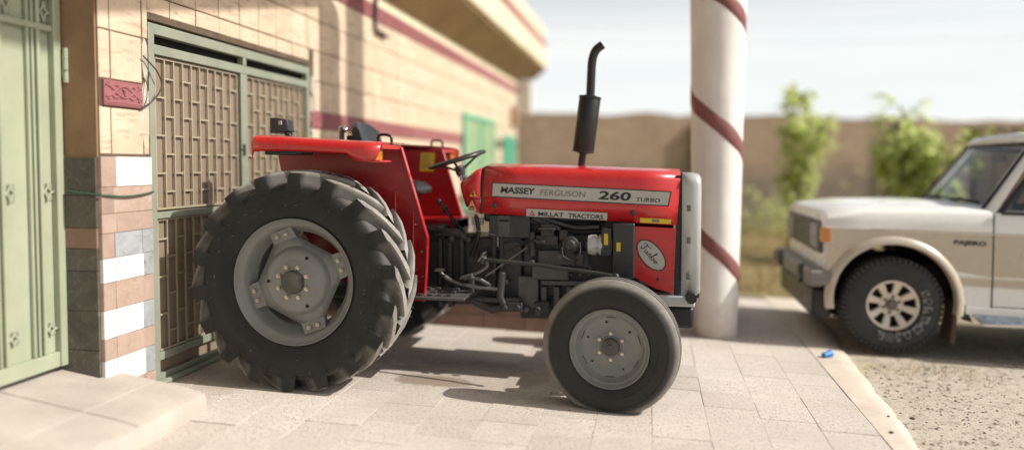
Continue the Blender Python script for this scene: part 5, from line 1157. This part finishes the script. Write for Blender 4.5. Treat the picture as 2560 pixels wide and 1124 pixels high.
# badge
def s_text(s, x0, y0, x1, y1, hpx, mat, par, Y, **k): stext2(s, x0, y0, x1, y1, hpx, mat, par, Y=Y, **k)
s_text('PAJERO', 2384, 613.5, 2466, 618.5, 14.5, 'ink', bo, YN-.0065, bold=.045, shear=0)
ai = MB(); ai.tube([ay(2375,527,YN+.06), ay(2379,534,YN+.05)], .004, 6); ai.build('washer_jet', 'rubber', bo)
# front end
fg = MB(); fg.box((1.372,YN+.10,zs(1.4,.70)),(1.40,YFF-.10,zs(1.4,.97)))
fgo = fg.build('grille', 'cast_light', suv, bevel=.006); bars_ = MB()
for k in range(6): z = zs(1.4,.725+k*.042); bars_.box((1.36,YN+.42,z),(1.375,YFF-.42,z+.014))
bars_.build('grille_slats', 'steel', fgo)
for y in (YN+.26, YFF-.26): MB().box((1.352,y-.13,zs(1.4,.735)),(1.385,y+.13,zs(1.4,.935))).build('headlight', 'suv_grey', suv, bevel=.012)
for y0, y1 in ((YN-.006,YN+.09),(YFF-.09,YFF+.006)): MB().box((1.37,y0,zs(1.4,.80)),(1.445,y1,zs(1.4,.92))).build('indicator', 'amber', suv, bevel=.008)
bu = MB(); bu.box((1.27,YN+.02,zs(1.3,.42)),(1.42,YFF-.02,zs(1.3,.58))); bu.box((1.26,YN-.03,zs(1.3,.44)),(1.50,YN+.05,zs(1.3,.57)));  bu.box((1.24,YFF-.05,zs(1.3,.44)),(1.50,YFF+.03,zs(1.3,.57))); bu.build('front_bumper', 'bumper', suv, bevel=.04, seg=4)
MB().box((1.31,YN+.03,zs(1.3,.17)),(1.46,YFF-.03,zs(1.3,.41))).build('front_valance', 'black', suv, bevel=.03, seg=3)
fl2 = MB()
for y in (YN+.30, YFF-.30): fl2.lathe([(.001,-.02),(.075,-.015),(.085,.03),(.05,.06)], (1.255,y,zs(1.2,.50)), 'X', 20)
fl2.pieces('fog_light', 'plastic', suv)
# wheels
WC = Vector((FWX, YN+.115, .312))
def suv_wheel(WC):
    ty = MB(); ty.cy = WC.y
    half = [(.200,-.095),(.212,-.108),(.235,-.118),(.27,-.126),(.31,-.128),(.345,-.122),(.362,-.112)]
    prof = half+[(.374,-.098),(.380,-.07),(.382,0)]; prof += [(r,-a) for r, a in reversed(prof[:-1])]
    ty.lathe(prof, WC, 'Y', 84)
    for k in range(54):
        for s in (-1,1):
            T = Matrix.Translation(WC) @ Matrix.Rotation(2*math.pi*(k+(.5 if s > 0 else 0))/54, 4, 'Y'); ty.box((-.013,s*.055-.05,.372),(.013,s*.055+.05,.3885), T); ty.box((-.012,s*.112-.012,.352),(.012,s*.112+.012,.382), T)
    clampz(ty)
    d = MB(); n = 96; prof = [(.0,-.075),(.052,-.075),(.056,-.068),(.062,-.060),(.088,-.060),(.094,-.066),(.15,-.088),(.178,-.098),(.184,-.106),(.200,-.108),(.205,-.098),(.200,-.08)]
    # spokes: ring and hub discs plus eight spokes
    d.lathe([(.205,-.10),(.201,-.109),(.188,-.107),(.180,-.100),(.178,-.08),(.19,-.05),(.20,-.07)], WC, 'Y', 72, closed=True)
    d.lathe([(.001,-.066),(.050,-.066),(.086,-.064),(.094,-.066),(.094,-.03),(.001,-.03)], WC, 'Y', 48)
    for k in range(8):
        T = Matrix.Translation(WC) @ Matrix.Rotation(2*math.pi*(k+.35)/8, 4, 'Y')
        d.add([T @ Vector(q) for q in ((-.019,-.066,.084),(.019,-.066,.084),(.030,-.102,.184),(-.030,-.102,.184),(-.024,-.04,.084),(.024,-.04,.084),(.036,-.066,.186),(-.036,-.066,.186))], [(0,1,2,3),(7,6,5,4),(0,4,5,1),(1,5,6,2),(2,6,7,3),(3,7,4,0)])
    al = d.build('wheel', 'alloy', suv, org=WC, smooth=40, bevel=.004)
    ty.build('tyre', 'tyre_s', al, org=WC, smooth=30)
    MB().lathe([(.001,.0),(.19,-.02),(.19,.09),(.001,.09)], WC, 'Y', 32).build('brake_drum', 'dark', al, org=WC)
    MB().lathe([(.001,-.094),(.030,-.093),(.036,-.086),(.036,-.06)], WC, 'Y', 24).build('hub_cap', 'steel', al, org=WC)
    nb = MB()
    for k in range(6):
        a = R(60*k+20); p = WC+Vector((.064*math.cos(a),-.064,.064*math.sin(a))); nb.cyl(p, p+Vector((0,-.016,0)), .011, 6)
    nb.lathe([(.040,-.067),(.044,-.070),(.048,-.067)], WC, 'Y', 24); nb.pieces('wheel_nut', 'rust', al, org=WC)
    return al, nb
aw, _ = suv_wheel(WC)
lt = MB(); chars = 'SP RV-MAJOR'; angs = [24,9,None,-7,-23,-34,-45,-65,-80,-95,-112]     # raised white letters round the tyre wall
lt_in = MB()
for ch, a in zip(chars, angs):
    if a is None: continue
    er = Vector((math.cos(R(a)),0,math.sin(R(a)))); et = Vector((math.sin(R(a)),0,-math.cos(R(a))))
    rr0 = .238; base = WC+er*rr0+Vector((0,-.1275,0)); text(lt, ch, base, et, er-Vector((0,.10,0)), .060, bold=.012, center=True); text(lt_in, ch, base+Vector((0,-.0010,0)), et, er-Vector((0,.10,0)), .062, bold=-.010, center=True)
lto = lt.build('tyre_lettering', 'letter', aw, org=WC, smooth=0, fixn=False)
lt_in.build('letter_infill', 'tyre_s', aw, org=WC, smooth=0, fixn=False)
def wheel_copy(o, loc, mirror):
    c = copy_part(o, suv); c.location = loc; c.scale = (1,-1 if mirror else 1,1)
    for g in list(o.children):
        if g.name.startswith(('tyre_lettering','letter_infill')) and mirror: continue
        d = copy_part(g, c); d.location = g.location
    return c
L0 = aw.location.copy(); dx = RWX-FWX
wheel_copy(aw, L0+Vector((dx,0,gz(RWX)-gz(FWX))), False)
wheel_copy(aw, Vector((L0.x,-L0.y,L0.z)), True); wheel_copy(aw, Vector((L0.x+dx,-L0.y,L0.z+gz(RWX)-gz(FWX))), True)
# ================================================================== BACKGROUND
def bgz(x): return gzz(x)-.035
bw = thing('boundary_wall', 'long brown mud brick boundary wall across the back of the yard', 'wall', (6,22,0))
def wall_run(pts, top, name='wall'):
    m_ = MB(); rows_f, n = [], 60; rnd = random.Random(4)
    for (x0,y0,z0),(x1,y1,z1) in zip(pts, pts[1:]):
        k = max(2, int(math.hypot(x1-x0,y1-y0)/.35)); d = Vector((y1-y0,-(x1-x0),0)).normalized()*.2
        T = []
        for i in range(k+1):
            t = i/k; x, y = x0+(x1-x0)*t, y0+(y1-y0)*t; zt = z0+(z1-z0)*t+.09*mnoise.noise(Vector((x*.9,y,2)))+.05*mnoise.noise(Vector((x*4,y,2)))+rnd.uniform(-.02,.02); T.append([(x,y,bgz(x)-.2),(x,y,zt),(x-d.x*2,y-d.y*2,zt),(x-d.x*2,y-d.y*2,bgz(x)-.2)])
        m_.grid(T)
    return m_.build(name, 'mud', bw, smooth=0)
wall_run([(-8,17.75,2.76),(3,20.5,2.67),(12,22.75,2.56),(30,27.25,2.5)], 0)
pm = MB()
for x, y, h_ in ((1.2,20.0,2.5),(6.3,21.3,2.5),(11.9,22.7,2.5)): pm.box((x-.22,y-.18,-.4),(x+.22,y+.05,h_))
pm.pieces('wall_pier', 'cast_light', bw, bevel=.02)
lw = thing('rough_wall', 'dark weathered wall top with leaves just above the car roof', 'wall', (6,12.2,0)); 
m_ = MB(); rows = []; rnd = random.Random(6)
for i in range(50):
    x = 4.55+i*.1; zt = 1.98+.03*mnoise.noise(Vector((x*3,1,1)))+rnd.uniform(-.012,.012); rows.append([(x,12.0,-.6),(x,12.0,zt),(x,12.25,zt),(x,12.25,-.6)])
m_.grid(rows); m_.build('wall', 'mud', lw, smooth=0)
# ---- plants
def leaf(mb, p, d, L, w, droop, nn=5, fold=.25):
    d = Vector(d).normalized(); side = d.cross(Vector((0,0,1)));  side = side.normalized() if side.length > .05 else Vector((1,0,0))
    vs = []; q = Vector(p); dirv = d.copy()
    for i in range(nn+1):
        t = i/nn; ww = w*(math.sin(math.pi*min(1,max(.06,t*.93+.05)))**.8); up = side.cross(dirv).normalized()
        vs += [q-side*ww+up*ww*fold, q.copy(), q+side*ww+up*ww*fold]
        dirv = (dirv+Vector((0,0,-droop/nn))).normalized(); q = q+dirv*(L/nn)
    mb.add(vs, [(i*3+j, i*3+j+1, i*3+j+4, i*3+j+3) for i in range(nn) for j in (0,1)])
def young_tree(x, y, h, seed, label, lean=0, spread=1.0, mat='leaf', nst=3, n=120, crown0=.35, name='young_tree'):
    rnd = random.Random(seed); g = bgz(x); t = thing(name, label, 'tree', (x,y,g), 'young trees in front of the mud wall')
    tk = MB(); cr = MB(); stems = []
    for s in range(nst):
        top = Vector((x+rnd.uniform(-.55,.55)*spread+lean, y+rnd.uniform(-.4,.4), g+h*(1 if s == 0 else rnd.uniform(.68,.9)))); mid = Vector((x+(top.x-x)*.3, y+(top.y-y)*.3, g+h*.45))
        P = smooth_pts([(x+.03*s,y,g-.05),mid,top],6); tk.tube(P, [.045*(1-.8*i/(len(P)-1)) for i in range(len(P))], 7); stems.append(P)
    for k in range(n):
        P = stems[k%nst]; i = rnd.uniform(crown0,1)*(len(P)-1); p = P[int(i)].lerp(P[min(int(i)+1,len(P)-1)], i-int(i))
        a = rnd.uniform(0,2*math.pi); e = rnd.uniform(-.1,.9); d = Vector((math.cos(a),math.sin(a),e)); b0 = p+d.normalized()*rnd.uniform(.05,.28)*spread
        if rnd.random() < .4: tk.tube([p,b0], .006, 4)
        for j in range(3):
            d2 = (d+Vector((rnd.uniform(-.7,.7),rnd.uniform(-.7,.7),rnd.uniform(-.5,.5)))); leaf(cr, b0, d2, rnd.uniform(.18,.36)*spread, rnd.uniform(.035,.07)*spread, rnd.uniform(.5,1.4))
    tk.build('trunk', 'bark', t); cr.build('crown', mat, t, smooth=0, fixn=False)
young_tree(2.40,14.2,2.82,5,'taller pale green young tree growing next to the white pillar',0,.9,nst=3,n=230,crown0=.36)
young_tree(4.05,12.6,2.55,8,'bushy fresh green young tree behind the bonnet of the white car',.1,1.1,nst=4,n=300,crown0=.3)
young_tree(2.40,13.0,1.15,12,'low green sapling at the foot of the taller tree',0,.7,nst=2,n=80,crown0=.2)
def shrub(x0, x1, y, z0, z1, n, seed, label, mat):
    rnd = random.Random(seed); t = thing('climbing_shrub', label, 'shrub', ((x0+x1)/2,y,bgz((x0+x1)/2))); m_ = MB(); s_ = MB()
    for k in range(5): 
        x = x0+(x1-x0)*(k+.5)/5; s_.tube(smooth_pts([(x,y,bgz(x)-.05),(x+.1,y-.05,(z0+z1)/2),(x-.05,y,z1)]), .015, 6)
    for k in range(n):
        p = Vector((rnd.uniform(x0,x1), y+rnd.uniform(-.35,.1), rnd.uniform(z0,z1)*(1) )); p.z += .12*mnoise.noise(p*2.2)
        if mnoise.noise(p*1.8+Vector((3,1,7))) < -.12: continue
        leaf(m_, p, (rnd.uniform(-1,1),rnd.uniform(-1,.2),rnd.uniform(-.3,.8)), rnd.uniform(.09,.18), rnd.uniform(.025,.05), 1.0, 3)
    s_.build('stem', 'bark', t); m_.build('crown', mat, t, smooth=0, fixn=False)
shrub(4.25,5.25,11.7,1.25,1.98,330,3,'yellow green leafy shrub beside the car windscreen','leaf2')
shrub(5.3,7.8,11.75,1.5,2.05,420,4,'dark green leaves climbing the wall above the car roof','leaf_dk')
def bush(x, y, s, seed, label):
    rnd = random.Random(seed); t = thing('dry_bush', label, 'bush', (x,y,bgz(x)), 'dry bushes at the foot of the mud wall'); m_ = MB()
    for k in range(170):
        p = Vector((x,y,bgz(x)))+Vector((rnd.gauss(0,.35)*s, rnd.gauss(0,.25)*s, abs(rnd.gauss(0,.35))*s)); leaf(m_, p, (rnd.uniform(-1,1),rnd.uniform(-1,1),rnd.uniform(0,1)), rnd.uniform(.12,.28)*s, .03*s, 1, 3)
    m_.build('crown', 'leaf', t, smooth=0, fixn=False)
for i, (x, y, s) in enumerate(((2.9,18.5,1.5),(4.6,17.5,1.3),(5.9,16.0,1.2))): bush(x, y, s, 30+i, 'low olive green bush growing at the foot of the mud wall')
# dry grass over the far yard, one uncountable mass
def tufts(name, n, area, hmin, hmax, seed, mat, blades=9):
    rnd = random.Random(seed); m_ = MB()
    for k in range(n):
        c = area(rnd); x, y = c
        z = bgz(x) if (x > 1.42 or y > 9) else gz(x)
        for j in range(blades):
            a = rnd.uniform(0,2*math.pi); h_ = rnd.uniform(hmin,hmax); w = rnd.uniform(.002,.0045)*(1+hmax*2); r = rnd.uniform(.0,.06+hmax*.25)
            b0 = Vector((x+r*math.cos(a), y+r*math.sin(a), z-.01)); tip = b0+Vector((math.cos(a)*h_*rnd.uniform(.3,1.1), math.sin(a)*h_*rnd.uniform(.3,1.1), h_*rnd.uniform(.4,1))); sd = Vector((-math.sin(a),math.cos(a),0))*w
            m_.add([b0-sd,b0+sd,tip], [(0,1,2)])
    m_.build(name, mat, kind='stuff', smooth=0, fixn=False)
tufts('yard_grass', 1500, lambda r: (r.uniform(.9,7), 9.4+10*r.random()**1.3), .10, .30, 4, 'straw', 9)
tufts('dry_grass', 50, lambda r: (1.55+1.0*r.random(), 6.18+r.gauss(0,.12)), .02, .075, 6, 'straw', 7)
tufts('green_weeds', 26, lambda r: (1.44+.25*r.random(), 6.15+r.gauss(0,.16)), .02, .06, 16, 'leaf', 6)
# gravel stones
rnd = random.Random(14); m_ = MB()
OCT = [(0,0,1),(1,0,0),(0,1,0),(-1,0,0),(0,-1,0),(0,0,-1)]
for k in range(15000):
    y = 3.6+6*rnd.random()**1.5; x = 1.38+rnd.random()*(1.2+y*.42)
    pv = mnoise.noise(Vector((x*1.3,y*1.3,5)))
    if rnd.random() > .55+pv: continue
    s = .0035+.011*rnd.random()**3.5; a = rnd.uniform(0,6.28); z = bgz(x)+s*.1
    vs = [(x+s*(q[0]*math.cos(a)-q[1]*math.sin(a))*rnd.uniform(.7,1.4), y+s*(q[0]*math.sin(a)+q[1]*math.cos(a))*rnd.uniform(.7,1.4), z+s*q[2]*rnd.uniform(.45,.8)) for q in OCT]
    m_.add(vs, [(0,1,2),(0,2,3),(0,3,4),(0,4,1),(5,2,1),(5,3,2),(5,4,3),(5,1,4)])
m_.build('gravel', 'stone', kind='stuff', smooth=0, fixn=False)
def pebble(px, py, s, label, mat='stone'):
    p = atg(px, py); m_ = MB().sphere((p.x,p.y,p.z+s*.35), s, 10, (1.2,.9,.7)); rnd = random.Random(px)
    for q in m_.v: q += Vector((rnd.uniform(-1,1),rnd.uniform(-1,1),rnd.uniform(-1,1)))*s*.14
    m_.build('stone', mat, org=p, smooth=0, label=label, cat='stone')
pebble(2228,1082,.012,'small dark stone lying on the pale concrete edge of the paving','mortar'); pebble(2281,1046,.013,'brown stone on the gravel just beyond the concrete edge','mortar'); pebble(2221,1040,.007,'tiny dark stone on the concrete edge nearer the blue cup','mortar')
lf = atg(1385,986); MB().add([lf+Vector((dx,dy,dz)) for dx,dy,dz in ((-.03,0,.006),(-.005,-.012,.012),(.03,.003,.008),(0,.012,.006))], [(0,1,2,3)]).build('dry_leaf', 'bark', org=lf, smooth=0, solid=.002, label='curled dry brown leaf on the paving behind the front wheel', cat='leaf')
cpq = atg(2068,893); cu = MB(); cu.lathe([(.001,-.045),(.026,-.045),(.034,.045),(.032,.045),(.025,-.040)], (0,0,0), 'X', 20); cu.xf(Matrix.Translation(cpq+Vector((0,0,.026))) @ Matrix.Rotation(R(35),4,'Z') @ Matrix.Rotation(R(-6),4,'Y') @ Matrix.Scale(.85,4)); cu.build('plastic_cup', 'blue', org=cpq, label='crushed blue plastic cup lying at the edge of the paving', cat='cup')
for a, b_ in (((2420,870),(2510,886)),((2470,905),(2520,930)),((2360,905),(2440,915)),((2400,930),(2450,912))):
    tw = MB(); p, q = atg(*a), atg(*b_); tw.tube([p+Vector((0,0,.0-.025)), (p+q)/2+Vector((0,0,-.022)), q+Vector((0,0,-.025))], .0025, 5); tw.build('twig', 'straw', org=p, smooth=0, label='thin dry straw twig lying on the gravel beside the white car', cat='twig', group='twigs on the gravel')
# faint power lines
for i, (z0, z1) in enumerate(((6.6,6.2),(7.6,7.4))):
    m_ = MB().tube([(-14+40*t/20, 30+2*i, z0+(z1-z0)*t/20-.5*math.sin(math.pi*t/20)) for t in range(21)], .005, 5)
    m_.build('power_line', 'wire', org=(6,30+2*i,z0), label='thin overhead power line high over the yard, '+('lower' if i == 0 else 'upper')+' of two', cat='power line', group='overhead power lines')
# ================================================================== LIGHT, CAMERA
SUN_EL, SUN_DIR = R(40), Vector((1, -math.tan(R(0.4)), 0)).normalized()
to_sun = Vector((SUN_DIR.x*math.cos(SUN_EL), SUN_DIR.y*math.cos(SUN_EL), math.sin(SUN_EL)))
sd = bpy.data.lights.new('sun', 'SUN'); sd.energy = 5.0; sd.angle = R(.55); sd.color = (1, .945, .86)
so = bpy.data.objects.new('sun', sd); COL.objects.link(so); so.rotation_euler = to_sun.to_track_quat('Z','Y').to_euler(); so.location = (8,-2,9)
w = bpy.data.worlds.new('World'); scene.world = w; w.use_nodes = True; nt = w.node_tree; bg = nt.nodes['Background']
sk = nt.nodes.new('ShaderNodeTexSky'); sk.sky_type = 'NISHITA'; sk.sun_disc = False; sk.sun_elevation = SUN_EL
sk.sun_rotation = math.atan2(to_sun.x, to_sun.y); sk.air_density = 1.0; sk.dust_density = 4.0; sk.ozone_density = 1.0; sk.altitude = 300
hs_ = nt.nodes.new('ShaderNodeHueSaturation'); hs_.inputs['Saturation'].default_value = .50
tcw = nt.nodes.new('ShaderNodeTexCoord'); sx_ = nt.nodes.new('ShaderNodeSeparateXYZ'); nt.links.new(tcw.outputs['Generated'], sx_.inputs[0])
hz = nt.nodes.new('ShaderNodeMapRange'); hz.inputs[1].default_value = .14; hz.inputs[2].default_value = .31; hz.inputs[3].default_value = .95; hz.inputs[4].default_value = 0; hz.interpolation_type = 'SMOOTHSTEP'
nt.links.new(sx_.outputs[2], hz.inputs[0])
wv = nt.nodes.new('ShaderNodeMapping'); wv.inputs['Scale'].default_value = (1.2, 1.2, 14); nt.links.new(tcw.outputs['Generated'], wv.inputs[0])
cl = nt.nodes.new('ShaderNodeTexNoise'); cl.inputs['Scale'].default_value = 1.4; cl.inputs['Detail'].default_value = 5; nt.links.new(wv.outputs[0], cl.inputs['Vector'])
hc_ = nt.nodes.new('ShaderNodeValToRGB'); hc_.color_ramp.elements[0].position = .35; hc_.color_ramp.elements[1].position = .7; hc_.color_ramp.elements[0].color = (8.5,8.95,9.0,1); hc_.color_ramp.elements[1].color = (9.4,9.6,9.35,1)
nt.links.new(cl.outputs['Fac'], hc_.inputs['Fac'])
mx = nt.nodes.new('ShaderNodeMix'); mx.data_type = 'RGBA'; by_ = nt.nodes.new('ShaderNodeMapRange'); by_.inputs[1].default_value = -.35; by_.inputs[2].default_value = .15; by_.inputs[3].default_value = .42; by_.inputs[4].default_value = 1; nt.links.new(sx_.outputs[1], by_.inputs[0])  # haze dimmed behind the camera, added to darken surfaces facing it
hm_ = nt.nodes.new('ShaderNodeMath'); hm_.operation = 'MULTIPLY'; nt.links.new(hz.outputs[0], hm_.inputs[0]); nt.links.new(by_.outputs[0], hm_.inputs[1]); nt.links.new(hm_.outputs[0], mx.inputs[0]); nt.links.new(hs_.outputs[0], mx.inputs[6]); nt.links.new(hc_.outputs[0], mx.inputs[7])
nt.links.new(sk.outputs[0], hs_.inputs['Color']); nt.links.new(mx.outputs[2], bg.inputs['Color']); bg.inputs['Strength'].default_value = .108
cd = bpy.data.cameras.new('camera'); co = bpy.data.objects.new('camera', cd); COL.objects.link(co)
co.location = CAM; co.rotation_euler = (math.pi/2-PITCH, 0, YAW); cd.sensor_width = 36; cd.sensor_fit = 'HORIZONTAL'; cd.lens = F/2560*36
cd.shift_y = -(562-495)/2560; cd.clip_start = .05; cd.clip_end = 1000
cd.dof.use_dof = True; cd.dof.focus_distance = 4.78; cd.dof.aperture_fstop = .30
scene.camera = co
scene.view_settings.view_transform = 'Standard'; scene.view_settings.look = 'None'; scene.view_settings.exposure = 0; scene.view_settings.gamma = 1
scene.render.engine = 'CYCLES'
scene.cycles.use_denoising = True; scene.cycles.max_bounces = 7; scene.cycles.transparent_max_bounces = 12; scene.cycles.sample_clamp_indirect = 6
